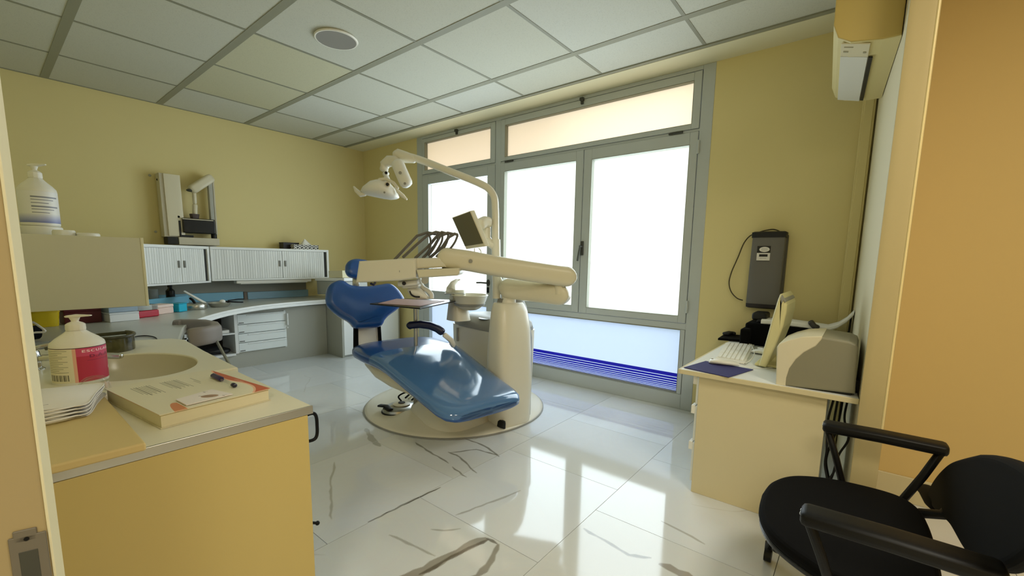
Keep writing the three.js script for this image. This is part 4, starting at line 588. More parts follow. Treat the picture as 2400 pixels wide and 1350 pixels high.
  // arms
  part(t, 'lower_arm', roundBar([[4.003, 1.122, 1.338], [4.158, 1.107, 1.268], [4.326, 1.094, 1.212], [4.541, 1.075, 1.145]], 0.075, 0.08), mat.dentalCream);
  part(t, 'arm_hub', cyl(un(-0.045, 0.99, 0.04), un(-0.045, 1.08, 0.04), 0.062, 0.056, 28), mat.plasticWhite); part(t, 'elbow', cyl([4.48, 1.087, 1.206], [4.471, 1.232, 1.201], 0.04, 0.04, 28), mat.dentalCream);
  part(t, 'upper_arm', roundBar([[4.586, 1.216, 1.137], [4.482, 1.229, 1.218], [4.317, 1.258, 1.373], [4.153, 1.289, 1.526], [3.991, 1.327, 1.676], [3.822, 1.357, 1.833]], 0.072, 0.075), mat.dentalCream);
  part(t, 'arm_screw', cyl([4.041, 1.327, 1.713], [4.055, 1.327, 1.728], 0.014, 0.014, 16), mat.dentalGrey);
  // delivery head with its row of handpieces
  const hp = [[3.462, 1.16, 2.286], [3.47, 1.314, 2.253], [3.674, 1.333, 2.086], [3.78, 1.339, 2], [3.793, 1.2, 2.012], [3.712, 1.181, 2.081]]; const hn = [0.622, 0, 0.772];
  part(t, 'head', plate(hp, hn, 0.3, 0.016, 4), mat.dentalWhite);
  const h2 = [[3.795, 1.261, 2.013], [4.031, 1.278, 1.82], [4.037, 1.242, 1.821], [4.027, 1.224, 1.832], [3.813, 1.201, 2.009]]; part(t, 'head_drawer', plate(h2, hn, 0.28, 0.012, 4), mat.dentalCream); const h3 = [[3.64, 1.336, 2.061], [3.878, 1.348, 1.867], [3.912, 1.324, 1.844], [3.92, 1.281, 1.844], [3.755, 1.263, 1.981], [3.646, 1.275, 2.066]]; part(t, 'head_top', plate(h3, hn, 0.26, 0.014, 4), mat.dentalWhite);
  part(t, 'head_neck', cyl([3.864, 1.267, 1.763], [3.856, 1.343, 1.756], 0.05, 0.055, 24), mat.dentalCream);
  part(t, 'screw_cover', [cyl([3.704, 1.247, 2.077], [3.712, 1.247, 2.083], 0.01), cyl([3.673, 1.27, 2.097], [3.681, 1.27, 2.103], 0.008)], mat.dentalGrey); part(t, 'brake_lever', bar([[3.527, 1.158, 2.208], [3.547, 1.146, 2.194], [3.554, 1.167, 2.184]], 0.012, 0.008, 3), mat.navy);
  const rods = [[[3.453, 1.316, 1.956], [3.515, 1.415, 1.889], [3.577, 1.511, 1.823], [3.638, 1.538, 1.769], [3.687, 1.526, 1.731]], [[3.523, 1.343, 1.921], [3.592, 1.438, 1.849], [3.656, 1.517, 1.784], [3.701, 1.541, 1.743], [3.748, 1.529, 1.708]], [[3.611, 1.338, 1.877], [3.68, 1.427, 1.806], [3.721, 1.501, 1.761], [3.752, 1.54, 1.729], [3.794, 1.525, 1.697]], [[3.672, 1.339, 1.853], [3.733, 1.433, 1.788], [3.76, 1.51, 1.753], [3.803, 1.534, 1.715], [3.844, 1.522, 1.683]], [[3.727, 1.343, 1.834], [3.794, 1.424, 1.766], [3.826, 1.501, 1.727], [3.858, 1.527, 1.697], [3.879, 1.518, 1.682]]];
  const hose = [[[3.72, 1.529, 1.834], [3.737, 1.479, 1.829], [3.74, 1.422, 1.836], [3.721, 1.365, 1.861]], [[3.783, 1.522, 1.81], [3.794, 1.479, 1.808], [3.78, 1.422, 1.83], [3.752, 1.359, 1.863]], [[3.833, 1.522, 1.796], [3.835, 1.472, 1.803], [3.816, 1.41, 1.828], [3.792, 1.359, 1.857]], [[3.882, 1.519, 1.783], [3.88, 1.466, 1.794], [3.865, 1.416, 1.814], [3.828, 1.353, 1.855]], [[3.951, 1.512, 1.755], [3.939, 1.46, 1.773], [3.91, 1.404, 1.805], [3.866, 1.36, 1.848]]];
  rods.forEach((r, i) => { const w = part(t, 'whip_arm', bar(r, 0.014, 0.011, 3), mat.greyHose); part(w, 'hose', tube(hose[i], 0.0075, 30), mat.hoseDark); });
  // assistant holders under the head
  part(t, 'holder', [bar([[3.583, 1.151, 2.008], [3.635, 1.155, 1.966], [3.7, 1.166, 1.911]], 0.05, 0.022, 4), bar([[3.571, 1.126, 1.957], [3.621, 1.13, 1.917], [3.67, 1.141, 1.875]], 0.05, 0.012, 4)], mat.plasticWhite); part(t, 'holder_hole', cyl([3.665, 1.158, 2.019], [3.681, 1.159, 2.032], 0.014), mat.black);
  part(t, 'handpiece', loft([across([3.566, 1.098, 1.902], [0.9, -0.15, -0.3], 0.02, 0.015), across([3.592, 1.092, 1.882], [0.9, -0.15, -0.3], 0.045, 0.045), across([3.637, 1.07, 1.849], [0.9, -0.15, -0.3], 0.045, 0.042), across([3.686, 1.042, 1.815], [0.9, -0.15, -0.3], 0.02, 0.012)], 24, 2), mat.plasticWhite); part(t, 'handpiece_band', tube([[3.606, 1.094, 1.922], [3.616, 1.069, 1.918], [3.638, 1.053, 1.903], [3.668, 1.051, 1.879]], 0.006, 24), mat.black);
  part(t, 'side_arm', tube([[3.602, 1.189, 1.831], [3.616, 1.15, 1.827], [3.634, 1.118, 1.817], [3.668, 1.092, 1.795], [3.688, 1.067, 1.783], [3.694, 1.034, 1.784]], 0.017, 40), mat.plasticWhite); part(t, 'side_knob', cyl([3.687, 1.176, 1.843], [3.655, 1.174, 1.817], 0.028, 0.028, 20), mat.plasticWhite);
}
{
  const q = [[3.284, 0.985, 2.06], [3.108, 0.985, 1.58], [3.534, 0.985, 1.334], [3.799, 0.985, 1.982]], c = [(q[0][0] + q[2][0]) / 2, 0, (q[0][2] + q[2][2]) / 2], t = thing('instrument_tray', 'dark glossy tray on a slim steel post in front of the backrest', 'tray', [c[0], 0.03, c[2]]);
  part(t, 'plate', plate(q, [0, 1, 0], 0.01, 0.003), mat.blackGloss); const p0 = [3.421, 0.923, 1.724]; part(t, 'post', cyl([p0[0], 0.03, p0[2]], [p0[0], 0.975, p0[2]], 0.017, 0.017, 20), mat.steel); part(t, 'post_socket', cyl([p0[0], 0.03, p0[2]], [p0[0], 0.3, p0[2]], 0.03, 0.024, 20), mat.dentalGrey);
  part(t, 'bracket', bar([[p0[0], 0.968, p0[2]], [(p0[0] + c[0]) / 2, 0.968, (p0[2] + c[2]) / 2], [c[0], 0.97, c[2]]], 0.03, 0.008), mat.steel);
  const m = [[3.35, 0.988, 2.031], [3.116, 0.988, 1.686], [3.533, 0.988, 1.502], [3.707, 0.988, 1.911]]; solo('tray_mat', 'pinkish brown paper mat lying on the dark tray', 'mat', [c[0], 0.986, c[2]], plate(m, [0, 1, 0], 0.002), M('#b08d84', 0.5));
}
{ // operating lamp on its pole, and the monitor fixed to the same pole
  const b = un(-0.075, 1.03, 0.07), pt = [3.897, 1.508, 1.28], t = thing('operating_lamp', 'white operating lamp on a long bent pole arm above the headrest', 'lamp', b);
  part(t, 'pole', tube([[b[0], b[1], b[2]], [3.942, 1.232, 1.317], [3.926, 1.37, 1.306], [3.905, 1.576, 1.288], [3.887, 1.748, 1.274], [3.87, 1.844, 1.271], [3.831, 1.909, 1.292], [3.773, 1.949, 1.331], [3.543, 2.055, 1.473], [3.319, 2.151, 1.598], [3.175, 2.195, 1.681]], 0.029, 120, false, 16), mat.dentalWhite);
  part(t, 'collar', [cyl([3.93, 1.356, 1.305], [3.914, 1.501, 1.294], 0.036, 0.036, 24), cyl([3.965, 1.026, 1.333], [3.93, 1.356, 1.305], 0.033, 0.033, 24)], mat.dentalWhite);
  part(t, 'arm_end', bar([[3.15, 2.175, 1.718], [3.167, 2.192, 1.688], [3.233, 2.166, 1.653], [3.306, 2.148, 1.61]], [0.035, 0.04, 0.04, 0.03], [0.035, 0.045, 0.045, 0.033], 2.2), mat.dentalWhite);
  part(t, 'knuckle', bar([[3.063, 2.055, 1.756], [3.066, 2.112, 1.744], [3.109, 2.137, 1.732], [3.165, 2.133, 1.713], [3.211, 2.108, 1.706]], [0.035, 0.04, 0.04, 0.04, 0.035], [0.035, 0.04, 0.045, 0.045, 0.035], 2.4), mat.dentalWhite);
  part(t, 'spring_arm', bar([[3.224, 2.127, 1.744], [3.256, 2.051, 1.731], [3.29, 1.976, 1.717], [3.317, 1.918, 1.704]], 0.045, 0.05, 2.6), mat.plasticWhite);
  part(t, 'arm_mark', [cyl([3.309, 2.016, 1.772], [3.318, 2.014, 1.778], 0.012), cyl([3.347, 1.932, 1.756], [3.355, 1.93, 1.763], 0.01)], mat.dentalGrey);
  part(t, 'stem', bar([[3.059, 2.06, 1.733], [3.066, 2.024, 1.734], [3.089, 1.96, 1.726]], [0.028, 0.02, 0.024], [0.028, 0.02, 0.024], 2), mat.plasticWhite); part(t, 'stem_clip', cyl([3.116, 2.037, 1.769], [3.134, 2.033, 1.781], 0.012), mat.blackMetal);
  const D = 3.62, hd = part(t, 'lamp_head', loft([{ c: [2.932, 1.889, 1.89], u: [0.004, 0.006, 0.0], v: [0.01, 0, 0.012] }, { c: [2.959, 1.894, 1.868], u: [0, 0.035, 0], v: [0.05, 0, 0.06] }, { c: [3.008, 1.909, 1.826], u: [0, 0.062, 0], v: [0.09, 0, 0.1] }, { c: [3.072, 1.91, 1.774], u: [0, 0.078, 0], v: [0.1, 0, 0.115] }, { c: [3.12, 1.893, 1.738], u: [0, 0.068, 0], v: [0.09, 0, 0.1] }, { c: [3.156, 1.869, 1.713], u: [0, 0.04, 0], v: [0.06, 0, 0.07] }, { c: [3.175, 1.849, 1.701], u: [0, 0.012, 0], v: [0.02, 0, 0.03] }], 36, 2.3, 1.2), mat.plasticWhite);
  part(hd, 'head_bridge', bar([[3.094, 1.931, 1.882], [3.134, 1.97, 1.843], [3.177, 1.974, 1.808], [3.222, 1.947, 1.776], [3.259, 1.9, 1.754]], [0.014, 0.018, 0.02, 0.018, 0.014], [0.01, 0.012, 0.014, 0.012, 0.01], 3), mat.dentalWhite); part(hd, 'pivot_cap', cyl([3.186, 1.933, 1.808], [3.212, 1.928, 1.826], 0.024, 0.022, 20), mat.dentalWhite); part(hd, 'pivot', cyl([3.208, 1.929, 1.823], [3.221, 1.926, 1.832], 0.013, 0.013, 16), mat.black);
  part(hd, 'handle', bar([[2.9, 1.924, 1.936], [2.922, 1.889, 1.924], [2.953, 1.858, 1.904], [2.986, 1.859, 1.878]], [0.012, 0.024, 0.03, 0.024], [0.01, 0.016, 0.02, 0.014], 3), mat.dentalWhite); part(hd, 'handle', bar([[3.185, 1.923, 1.733], [3.211, 1.882, 1.719], [3.241, 1.851, 1.699], [3.272, 1.82, 1.68]], [0.012, 0.02, 0.022, 0.014], [0.01, 0.015, 0.016, 0.01], 3), mat.dentalWhite);
  part(hd, 'head_button', cyl([3.191, 1.864, 1.841], [3.209, 1.861, 1.853], 0.008, 0.008, 12), mat.dentalGrey);
}
{
  const f = [[3.656, 1.669, 1.538], [3.874, 1.709, 1.55], [4, 1.438, 1.52], [3.783, 1.419, 1.504]], A = V(f[0]), n = new THREE.Vector3().crossVectors(V(f[1]).sub(A), V(f[3]).sub(A)).normalize(); const cam = new THREE.Vector3(6.254, 1.341, 3.969); if (n.dot(cam.clone().sub(A)) < 0) n.negate();
  const N = n.toArray(), ctr = [0, 1, 2].map((k) => (f[0][k] + f[1][k] + f[2][k] + f[3][k]) / 4), t = thing('monitor', 'small dark-screened monitor in a pale frame fixed to the lamp pole', 'monitor', ctr);
  part(t, 'case', plate(f, N, 0.05, 0.008, 3), mat.dentalCream);
  const ins = (u, v) => { const L = (a, b, k) => [0, 1, 2].map((i) => a[i] + (b[i] - a[i]) * k), p = L(L(f[0], f[1], u), L(f[3], f[2], u), v); return p.map((x, i) => x + N[i] * 0.003); };
  part(t, 'screen', plate([ins(0.03, 0.025), ins(0.97, 0.025), ins(0.97, 0.91), ins(0.03, 0.91)], N, 0.004), M('#6a654a', 0.45));
  part(t, 'mount', [bar([[3.865, 1.607, 1.445], [3.857, 1.64, 1.368], [3.869, 1.631, 1.308]], 0.04, 0.045, 3), cyl([3.838, 1.671, 1.326], [3.854, 1.506, 1.342], 0.035, 0.035, 24), bar([[3.852, 1.52, 1.34], [3.885, 1.466, 1.324], [3.917, 1.439, 1.302]], 0.03, 0.03, 3)], mat.dentalWhite);
  part(t, 'cable', [tube([[3.884, 1.425, 1.512], [3.887, 1.399, 1.514], [3.879, 1.366, 1.526]], 0.004, 16), tube([[3.882, 1.427, 1.462], [3.897, 1.407, 1.453], [3.904, 1.361, 1.455]], 0.004, 16)], mat.plasticWhite);
}

// ---------------------------------------------------------------- desk on the right and what stands on it
const DT = 0.73;
{
  const t = thing('desk', 'cream-sided white desk with drawers along the right wall', 'desk', [5.9, 0, 0.8]);
  part(t, 'top', level([[5.487, 0.02], [6.218, 0.02], [6.298, 1.455], [5.487, 1.455]], DT, 0.024, 0.002), mat.laminate); part(t, 'edge_band', [bx(5.478, 0.704, 0.02, 5.489, DT + 0.001, 1.462, 0.003), bx(5.487, 0.704, 1.453, 6.3, DT + 0.0005, 1.464, 0.003)], mat.deskSide);
  part(t, 'end_panel', bx(5.588, 0, 1.405, 6.182, 0.705, 1.43, 0.003), mat.deskSide); part(t, 'end_panel', bx(5.59, 0, 0.95, 6.18, 0.705, 0.97, 0.002), mat.deskSide); part(t, 'rear_leg', bx(5.59, 0, 0.03, 6.18, 0.705, 0.05, 0.002), mat.deskSide);
  part(t, 'carcass', bx(5.6, 0.04, 0.97, 6.18, 0.7, 1.405), mat.laminate);
  for (const [y0, y1] of [[0.53, 0.69], [0.31, 0.515], [0.06, 0.295]]) { const d = part(t, 'drawer', bx(5.572, y0, 0.955, 5.592, y1, 1.415, 0.003), mat.laminate); part(d, 'handle', bx(5.552, y1 - 0.045, 1.36, 5.574, y1 + 0.005, 1.417, 0.004), mat.plasticWhite); }
  part(t, 'floor_plinth', bx(5.585, 0, 0.96, 5.61, 0.055, 1.405, 0.002), mat.laminate);
}
{
  const y = DT + 0.0015;
  solo('mouse_pad', 'dark violet mouse pad on the corner of the white desk', 'mouse pad', [5.66, y, 1.29], plate([[5.496, 0.735, 1.419], [5.546, 0.735, 1.153], [5.817, 0.735, 1.189], [5.749, 0.735, 1.475]], [0, 1, 0], 0.003), M('#2c2a66', 0.8));
  const m = [5.645, 0.736, 1.176], ms = thing('mouse', 'white computer mouse lying on the violet pad', 'mouse', m);
  part(ms, 'body', loft([across([m[0] - 0.07, 0.742, m[2] + 0.02], [1, 0, -0.2], 0.012, 0.006), across([m[0] - 0.06, 0.748, m[2] + 0.018], [1, 0, -0.2], 0.034, 0.012), across([m[0] - 0.01, 0.752, m[2] + 0.004], [1, 0, -0.2], 0.042, 0.017), across([m[0] + 0.05, 0.749, m[2] - 0.008], [1, 0, -0.2], 0.036, 0.013), across([m[0] + 0.09, 0.744, m[2] - 0.016], [1, 0, -0.2], 0.022, 0.007)], 28, 2.4, 1.2), mat.plasticWhite); part(ms, 'wheel', cyl([m[0] - 0.052, 0.757, m[2] + 0.012], [m[0] - 0.052, 0.757, m[2] + 0.02], 0.008, 0.008, 16), mat.dentalGrey);
  part(ms, 'cord', tube([[m[0] + 0.085, 0.742, m[2] - 0.015], [m[0] + 0.13, 0.735, m[2] - 0.03], [m[0] + 0.2, 0.735, m[2] - 0.04], [m[0] + 0.25, 0.735, m[2] - 0.12]], 0.0025, 30), mat.plasticWhite);
  const k = [[5.58, 0.738, 1.061], [5.499, 0.738, 0.437], [5.681, 0.738, 0.376], [5.751, 0.738, 1.073]], kb = thing('keyboard', 'white keyboard with rows of keys in front of the monitor', 'keyboard', [5.66, y, 0.83]);
  part(kb, 'case', plate(k.map((p) => [p[0], 0.746, p[2]]), [0, 1, 0], 0.014, 0.003), mat.plasticWhite);
  const L = (a, b, f) => [0, 1, 2].map((i) => a[i] + (b[i] - a[i]) * f), K = (u, v) => { const p = L(L(k[0], k[1], v), L(k[3], k[2], v), u); return [p[0], 0.752, p[2]]; };
  for (let r = 0; r < 6; r++) for (let c = 0; c < 4; c++) { const w = 0.9 / 6, u0 = 0.05 + r * w, v0 = 0.04 + c * 0.235; part(kb, 'key_row', plate([K(u0 + 0.012, v0 + 0.005), K(u0 + 0.012, v0 + 0.225), K(u0 + w - 0.022, v0 + 0.225), K(u0 + w - 0.022, v0 + 0.005)], [0, 1, 0], 0.006, 0.0015, 1), mat.keys); }
  part(kb, 'cord', tube([[5.616, 0.75, 0.431], [5.65, 0.75, 0.399], [5.699, 0.75, 0.547], [5.751, 0.75, 0.786], [5.768, 0.75, 1.019], [5.761, 0.75, 1.131]], 0.003, 40), mat.plasticWhite);
  // monitor seen from its edge
  const mo = thing('desk_monitor', 'cream flat monitor seen edge-on, leaning back on the desk', 'monitor', [5.88, y, 0.95]), d0 = 1.05;
  const side = [[5.853, 0.737, 1.1], [5.826, 0.74, 1.1], [5.837, 0.793, 1.1], [5.877, 1.051, 1.1], [5.893, 1.142, 1.1], [5.901, 1.172, 1.1], [5.909, 1.174, 1.1], [5.923, 1.156, 1.1], [5.941, 1.111, 1.1], [5.941, 1.065, 1.1], [5.93, 0.978, 1.1], [5.908, 0.885, 1.1], [5.882, 0.79, 1.1], [5.866, 0.736, 1.1]];
  part(mo, 'housing', plate(side, [0, 0, 1], 0.42, 0.014, 4), mat.monitorCream); part(mo, 'top_vent', plate([[5.906, 1.148, 1.105], [5.912, 1.17, 1.105], [5.936, 1.135, 1.105], [5.93, 1.125, 1.105], [5.923, 1.139, 1.105], [5.914, 1.119, 1.105]], [0, 0, 1], 0.4, 0.002), mat.dentalGrey);
  part(mo, 'foot', bx(5.8, y, 0.72, 5.95, y + 0.016, 1.06, 0.007), mat.monitorCream); part(mo, 'cord', tube([[5.86, 0.74, 0.891], [5.885, 0.74, 0.974], [5.91, 0.74, 0.994]], 0.003, 20), mat.plasticWhite);
  // printer
  const p = thing('printer', 'cream and grey desktop printer at the near right end of the desk', 'printer', [6.13, y, 1.25]);
  const out = [[5.965, 0.727, 1.44], [5.954, 0.927, 1.44], [5.96, 0.941, 1.44], [6.002, 0.964, 1.44], [6.054, 0.988, 1.44], [6.13, 1, 1.44], [6.237, 0.991, 1.44], [6.266, 0.979, 1.44], [6.274, 0.956, 1.44], [6.282, 0.745, 1.44]]; part(p, 'body', plate(out, [0, 0, 1], 0.34, 0.012, 4), mat.printerGrey);
  const fr = [[5.963, 0.725, 1.443], [5.953, 0.923, 1.443], [5.96, 0.941, 1.443], [6.002, 0.967, 1.443], [6.054, 0.99, 1.443], [6.135, 1.003, 1.443], [6.133, 0.986, 1.443], [6.113, 0.95, 1.443], [6.069, 0.913, 1.443], [6.038, 0.872, 1.443], [6.015, 0.822, 1.443], [6.006, 0.772, 1.443], [6.006, 0.73, 1.443]]; part(p, 'front_shell', plate(fr, [0, 0, 1], 0.35, 0.006, 3), mat.dentalCream);
  part(p, 'foot', bx(5.985, y, 1.12, 6.27, y + 0.012, 1.42, 0.003), mat.black); const bt = [6.035, 0.951, 1.36]; part(p, 'button', ob([bt[0], bt[1] + 0.006, bt[2]], 0.07, 0.014, 0.03, 0, 0.006, 0, 0.18), mat.dentalGrey);
  part(p, 'plug', [ob([6.285, 0.765, 1.33], 0.03, 0.06, 0.05, 0, 0.006)], mat.black);
  // black machine with paper at the wall
  const b = thing('black_printer', 'black document printer with a curled white sheet, at the back of the desk', 'printer', [5.85, y, 0.12]);
  part(b, 'body', [bx(5.6, y, 0.06, 6.08, y + 0.17, 0.34, 0.02), bx(5.585, y, 0.1, 5.65, y + 0.13, 0.42, 0.015)], mat.blackSoft); part(b, 'lid', bar([[5.66, y + 0.185, 0.19], [5.85, y + 0.175, 0.19], [6.1, y + 0.165, 0.19]], 0.1, 0.02, 4), mat.black); part(b, 'feeder', ob([5.68, y + 0.215, 0.2], 0.1, 0.06, 0.18, 0, 0.02), mat.black);
  const pl = [[5.702, 0.933, 0.24], [5.856, 0.941, 0.24], [6, 0.931, 0.24], [6.1, 0.923, 0.24], [6.159, 0.945, 0.24], [6.202, 0.985, 0.24], [6.238, 1.038, 0.24]]; part(b, 'paper_guide', loft(pl.map((q, i) => ({ c: [q[0], q[1] - (i > 3 ? 0.012 : 0.02), q[2]], u: [0, i > 3 ? 0.016 : 0.02, 0], v: [0, 0, 0.09] })), 16, 6), mat.paper); part(b, 'clip', bar([[6.001, 0.954, 0.34], [6.029, 0.92, 0.34], [6.059, 0.906, 0.34]], 0.03, 0.018, 3), M('#35322c', 0.4));
  part(b, 'support', [bar([[6.225, 1.004, 0.2], [6.221, 0.893, 0.2], [6.21, 0.817, 0.2]], 0.03, 0.006, 4), bar([[6.239, 1.028, 0.26], [6.251, 0.933, 0.26], [6.26, 0.832, 0.26]], 0.02, 0.006, 4)], mat.monitorDark);
  const ph = thing('desk_phone', 'flat black telephone in the far left corner of the desk', 'telephone', [5.5, y, 0.12]);
  part(ph, 'base', plate([[5.408, 0.75, 0.291], [5.388, 0.75, -0.124], [5.526, 0.75, -0.137], [5.601, 0.75, 0.231]], [0, 1, 0], 0.018, 0.004), mat.blackSoft); part(ph, 'handset', bar([[5.426, 0.765, 0.142], [5.449, 0.77, 0.073], [5.485, 0.765, 0.056]], 0.03, 0.014, 3), mat.black);
  part(solo('desk_cloth', 'small white folded cloth between keyboard and monitor', 'cloth', [5.77, y, 0.6], loft([across([5.72, 0.742, 0.62], [1, 0, 0.2], 0.05, 0.008), across([5.77, 0.75, 0.63], [1, 0.1, 0.2], 0.06, 0.016), across([5.84, 0.744, 0.65], [1, 0, 0.2], 0.045, 0.01)], 16, 3), mat.paper), 'fold', tube([[5.74, 0.762, 0.6], [5.78, 0.768, 0.64], [5.82, 0.758, 0.66]], 0.004, 16), mat.paper);
}
{ // cords below the desk
  const routes = [[[[6.2, 4.61, 16.824], [6.2, -7.825, -27.299], [6.2, 0.193, 0.424], [6.2, 0.238, 0.881], [6.2, -4.488, -11.424], [6.2, -0.711, -1.127]], 'leftmost thin black cord hanging under the desk end'], [[[6.22, 0.69, 1.3], [6.215, 0.5, 1.28], [6.24, 0.3, 1.3], [6.19, 0.2, 1.36], [6.18, 0.06, 1.5], [6.2, 0.006, 1.62]], 'black cord reaching the floor under the desk end'], [[[6.26, 0.69, 1.25], [6.255, 0.56, 1.24], [6.28, 0.47, 1.26], [6.25, 0.38, 1.28], [6.23, 0.25, 1.3], [6.2, 0.18, 1.28]], 'black cord with a kink under the desk end'], [[[6.24, 0.69, 1.2], [6.23, 0.5, 1.2], [6.2, 0.32, 1.22], [6.22, 0.2, 1.2], [6.2, 0.05, 1.1]], 'black cord hanging behind the kinked cord']];
  routes.forEach(([r, l], i) => { const q = i ? r : [[6.205, 0.69, 1.34], [6.19, 0.55, 1.33], [6.2, 0.42, 1.36], [6.2, 0.33, 1.34], [6.22, 0.24, 1.36], [6.2, 0.1, 1.3]]; solo('power_cord', l, 'cord', q[0], tube(q, 0.005, 60), mat.black, 'cords under the desk'); });
  solo('cable_box', 'small black cable junction under the desk end', 'junction', [6.21, 0.21, 1.3], [bar([[6.185, 0.215, 1.33], [6.21, 0.212, 1.31], [6.25, 0.21, 1.3]], 0.012, 0.008, 3), bar([[6.185, 0.195, 1.33], [6.21, 0.2, 1.31], [6.23, 0.2, 1.3]], 0.006, 0.005, 3)], mat.black);
  solo('floor_cord', 'black cord lying on the floor behind the black chair', 'cord', [6.6, 0.006, 1.6], tube([[6.4, 0.006, 1.2], [6.55, 0.006, 1.32], [6.62, 0.006, 1.34], [6.75, 0.006, 1.25]], 0.005, 40), mat.black);
}
{ // grey wall unit with its cord
  const t = thing('wall_unit', 'long grey wall unit with black ends and a small label beside the window', 'wall unit', [5.67, 0.99, 0]);
  const r = (y, w, d, x) => ({ c: [x, y, d / 2], u: [w, 0, 0], v: [0, 0, d / 2] });
  part(t, 'body', loft([r(1.015, 0.112, 0.1, 5.66), r(1.05, 0.113, 0.11, 5.66), r(1.3, 0.113, 0.115, 5.663), r(1.55, 0.112, 0.12, 5.668)], 28, 7), M('#6c6963', 0.55)); part(t, 'right_flange', bx(5.745, 1.02, 0.0, 5.79, 1.57, 0.06, 0.012), M('#57534a', 0.6));
  part(t, 'top_cap', loft([r(1.545, 0.118, 0.125, 5.668), r(1.585, 0.118, 0.128, 5.668), r(1.592, 0.105, 0.11, 5.668)], 28, 7), mat.black); part(t, 'bottom_cap', loft([r(0.992, 0.1, 0.09, 5.66), r(1.0, 0.113, 0.105, 5.66), r(1.028, 0.114, 0.108, 5.66)], 28, 7), M('#221c1e', 0.5));
  const lab = canvasTex(256, 256, (x, w, h) => { x.fillStyle = '#15130f'; x.fillRect(0, 0, w, h); x.fillStyle = '#e9e4dc'; x.beginPath(); x.ellipse(140, 58, 100, 44, 0, 0, 7); x.fill(); x.fillRect(0, 118, w, 130); x.fillStyle = '#15130f'; x.fillRect(46, 140, 165, 42); x.fillStyle = '#9a958c'; for (let i = 0; i < 3; i++) x.fillRect(80, 42 + i * 14, 120, 4); x.fillRect(60, 205, 130, 6); });
  part(t, 'label', quadUV(bx(5.6, 1.365, 0.112, 5.69, 1.48, 0.121), [5.6, 1.365, 0], [5.69, 1.365, 0], [5.6, 1.48, 0]), M('#ffffff', 0.5, { map: lab }));
  solo('unit_cord', 'brown cord looped round the grey wall unit', 'cord', [5.5, 1.2, 0.02], tube([[5.513, 1.043, 0.03], [5.47, 1.057, 0.03], [5.421, 1.108, 0.03], [5.399, 1.178, 0.03], [5.409, 1.263, 0.03], [5.45, 1.393, 0.03], [5.488, 1.514, 0.03], [5.524, 1.564, 0.03], [5.574, 1.587, 0.03], [5.632, 1.605, 0.03], [5.69, 1.61, 0.03], [5.741, 1.582, 0.03], [5.77, 1.53, 0.03], [5.781, 1.471, 0.03], [5.775, 1.373, 0.03], [5.769, 1.275, 0.03], [5.772, 1.108, 0.03]], 0.0045, 120), M('#4a3f22', 0.6));
}
{ // air conditioner
  const t = thing('air_conditioner', 'cream split air conditioner high on the right wall above the trunking', 'air conditioner', [6.17, 2.36, 0.92]);
  const prof = [[6.3, 2.352], [6.235, 2.352], [6.12, 2.37], [6.07, 2.4], [6.048, 2.46], [6.046, 2.62], [6.07, 2.66], [6.3, 2.665]];
  const pl = (z) => prof.map((p) => [p[0], p[1], z]);
  part(t, 'housing', plate(pl(1.32), [0, 0, 1], 0.9, 0.012, 4), mat.acBody); part(t, 'shaded_end', plate(prof.map((p) => [p[0] * 0.995 + 0.03, p[1] * 0.99 + 0.0245, 1.323]), [0, 0, 1], 0.01, 0.004, 2), mat.acEndShade);  // near end face coloured ochre for its shade
  const along = (x0, y0, x1, y1, z0, z1, o) => { const a = Math.atan2(y1 - y0, x1 - x0); return ob([(x0 + x1) / 2 + Math.sin(a) * o, (y0 + y1) / 2 - Math.cos(a) * o, (z0 + z1) / 2], Math.hypot(x1 - x0, y1 - y0), 0.006, z1 - z0, 0, 0.002, 0, a); };
  part(t, 'louvre', along(6.085, 2.386, 6.195, 2.357, 0.44, 1.14, 0.004), mat.acLouvre); part(t, 'display', along(6.085, 2.386, 6.195, 2.357, 1.15, 1.3, 0.005), mat.dentalCream); part(t, 'air_slot', along(6.197, 2.357, 6.214, 2.353, 0.46, 1.14, 0.006), mat.black);
  for (const [x, z, w, l] of [[6.105, 1.21, 0.01, 0.008], [6.178, 1.205, 0.006, 0.008], [6.115, 1.265, 0.018, 0.003]]) part(t, 'badge', along(x - w, 2.3805 - (x - w - 6.085) * 0.264, x + w, 2.3805 - (x + w - 6.085) * 0.264, z - l, z + l, 0.003), mat.acMark);
  t.rotation.y = 0.053; t.position.x -= 0.03;
  part(t, 'wall_gap', bx(6.288, 2.347, 0.6, 6.298, 2.353, 1.05), mat.black);
}
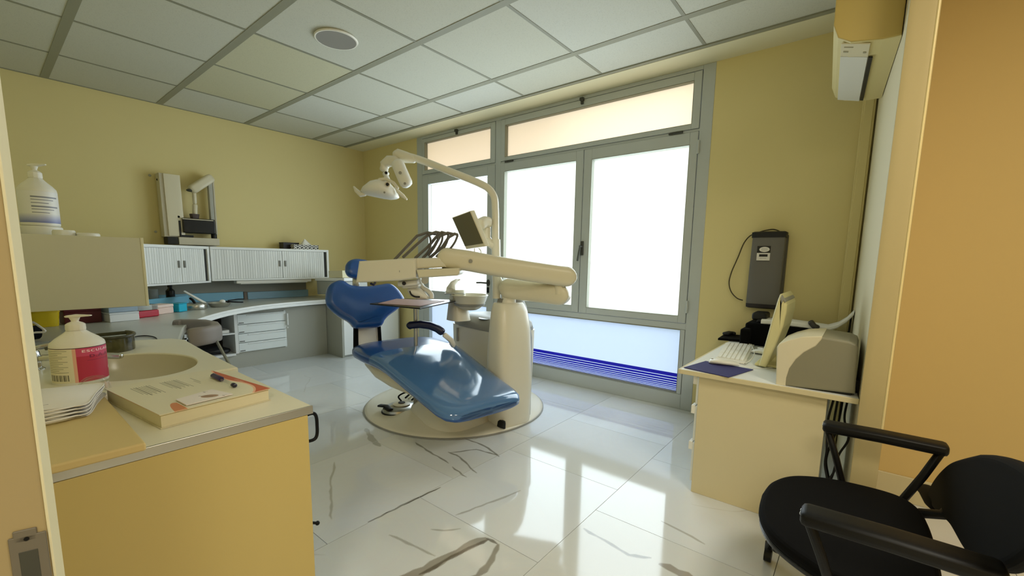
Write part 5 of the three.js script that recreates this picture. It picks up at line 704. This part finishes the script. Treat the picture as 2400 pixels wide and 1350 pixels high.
{ // black meeting chair at the right edge
  const t = thing('armchair', 'black chair with round seat, round back and loop arms by the right wall', 'chair', [6.35, 0, 2.12]);
  const zc = 2.12, seatPts = [[6.03, 2.1], [6.045, 1.97], [6.1, 1.86], [6.2, 1.79], [6.32, 1.76], [6.44, 1.765], [6.5, 1.83], [6.52, 1.95], [6.525, 2.12], [6.52, 2.3], [6.5, 2.42], [6.42, 2.48], [6.3, 2.49], [6.2, 2.455], [6.1, 2.37], [6.045, 2.25]];
  part(t, 'seat', level(seatPts, 0.452, 0.045, 0.018, true), mat.blackSoft); part(t, 'seat_pan', level(seatPts.map((p) => [6.28 + (p[0] - 6.28) * 0.985, zc + (p[1] - zc) * 0.985]), 0.41, 0.018, 0.005, true), mat.blackGloss);
  const bk = [[6.6, 0.815, 2.213], [6.6, 0.859, 2.341], [6.6, 0.897, 2.481], [6.6, 0.924, 2.636], [6.6, 0.919, 2.728], [6.6, 0.863, 2.735], [6.6, 0.765, 2.67], [6.6, 0.631, 2.502], [6.6, 0.533, 2.308], [6.6, 0.493, 2.169], [6.6, 0.461, 1.946], [6.6, 0.402, 1.733], [6.6, 0.36, 1.57], [6.6, 0.364, 1.477], [6.6, 0.432, 1.52], [6.6, 0.553, 1.682], [6.6, 0.672, 1.887]]; part(t, 'backrest', plate(bk, [1, 0.05, -0.02], 0.045, 0.018, 4, true), mat.blackSoft);
  for (const z of [1.73, 2.585]) {
    const a = part(t, 'arm', bar([[6.185, 0.655, z], [6.37, 0.66, z], [6.57, 0.66, z]], 0.043, 0.021, 4, [0.6, 0.9, 1]), mat.blackArm); for (const q of [bar([[6.2, 0.65, z], [6.24, 0.54, z + (z < 2 ? 0.02 : -0.02)], [6.275, 0.43, z + (z < 2 ? 0.04 : -0.04)]], 0.013, 0.013, 2), bar([[6.555, 0.655, z], [6.51, 0.54, z + (z < 2 ? 0.02 : -0.02)], [6.46, 0.43, z + (z < 2 ? 0.04 : -0.04)]], 0.014, 0.014, 2)]) part(a, 'arm_support', q, mat.blackMetal);
    part(a, 'arm_tip_glint', [ball([6.189, 0.66, z + 0.012], 0.007, 0.007, 0.007, 10), ball([6.189, 0.66, z - 0.008], 0.007, 0.007, 0.007, 10)], mat.chrome);  // chrome beads stand for the lamp glints on the arm tips
  }
  for (const [z, s] of [[1.82, -1], [2.42, 1]]) part(t, 'back_bracket', bar([[6.5, 0.42, z], [6.57, 0.44, z], [6.61, 0.52, z + 0.01 * s]], 0.022, 0.014, 3), mat.blackMetal);
  part(t, 'bracket_lug', bar([[6.59, 0.213, 1.015], [6.59, 0.289, 1.229], [6.59, 0.344, 1.451], [6.59, 0.38, 1.612]], [0.02, 0.03, 0.035, 0.03], [0.015, 0.028, 0.04, 0.03], 2.4), mat.blackSoft);
  part(t, 'seat_beam', [bar([[6.12, 0.385, 1.9], [6.12, 0.385, 2.36]], 0.016, 0.014, 3), bar([[6.45, 0.385, 1.8], [6.45, 0.385, 2.44]], 0.016, 0.014, 3)], mat.blackMetal);
  for (const [x, z, dx, dz] of [[6.13, 1.94, -0.087, -0.12], [6.24, 2.26, -0.02, 0.03], [6.5, 1.86, 0.06, -0.08], [6.5, 2.4, 0.06, 0.08]]) { const l = part(t, 'leg', bar([[x, 0.39, z], [x + dx * 0.5, 0.22, z + dz * 0.5], [x + dx, 0.06, z + dz]], 0.015, 0.015, 2), mat.blackMetal); part(l, 'foot', [cyl([x + dx - 0.014, 0.03, z + dz], [x + dx + 0.014, 0.03, z + dz], 0.03, 0.03, 20), cyl([x + dx, 0.05, z + dz], [x + dx, 0.09, z + dz], 0.016)], mat.black); }
}

renderer.render(scene, camera);
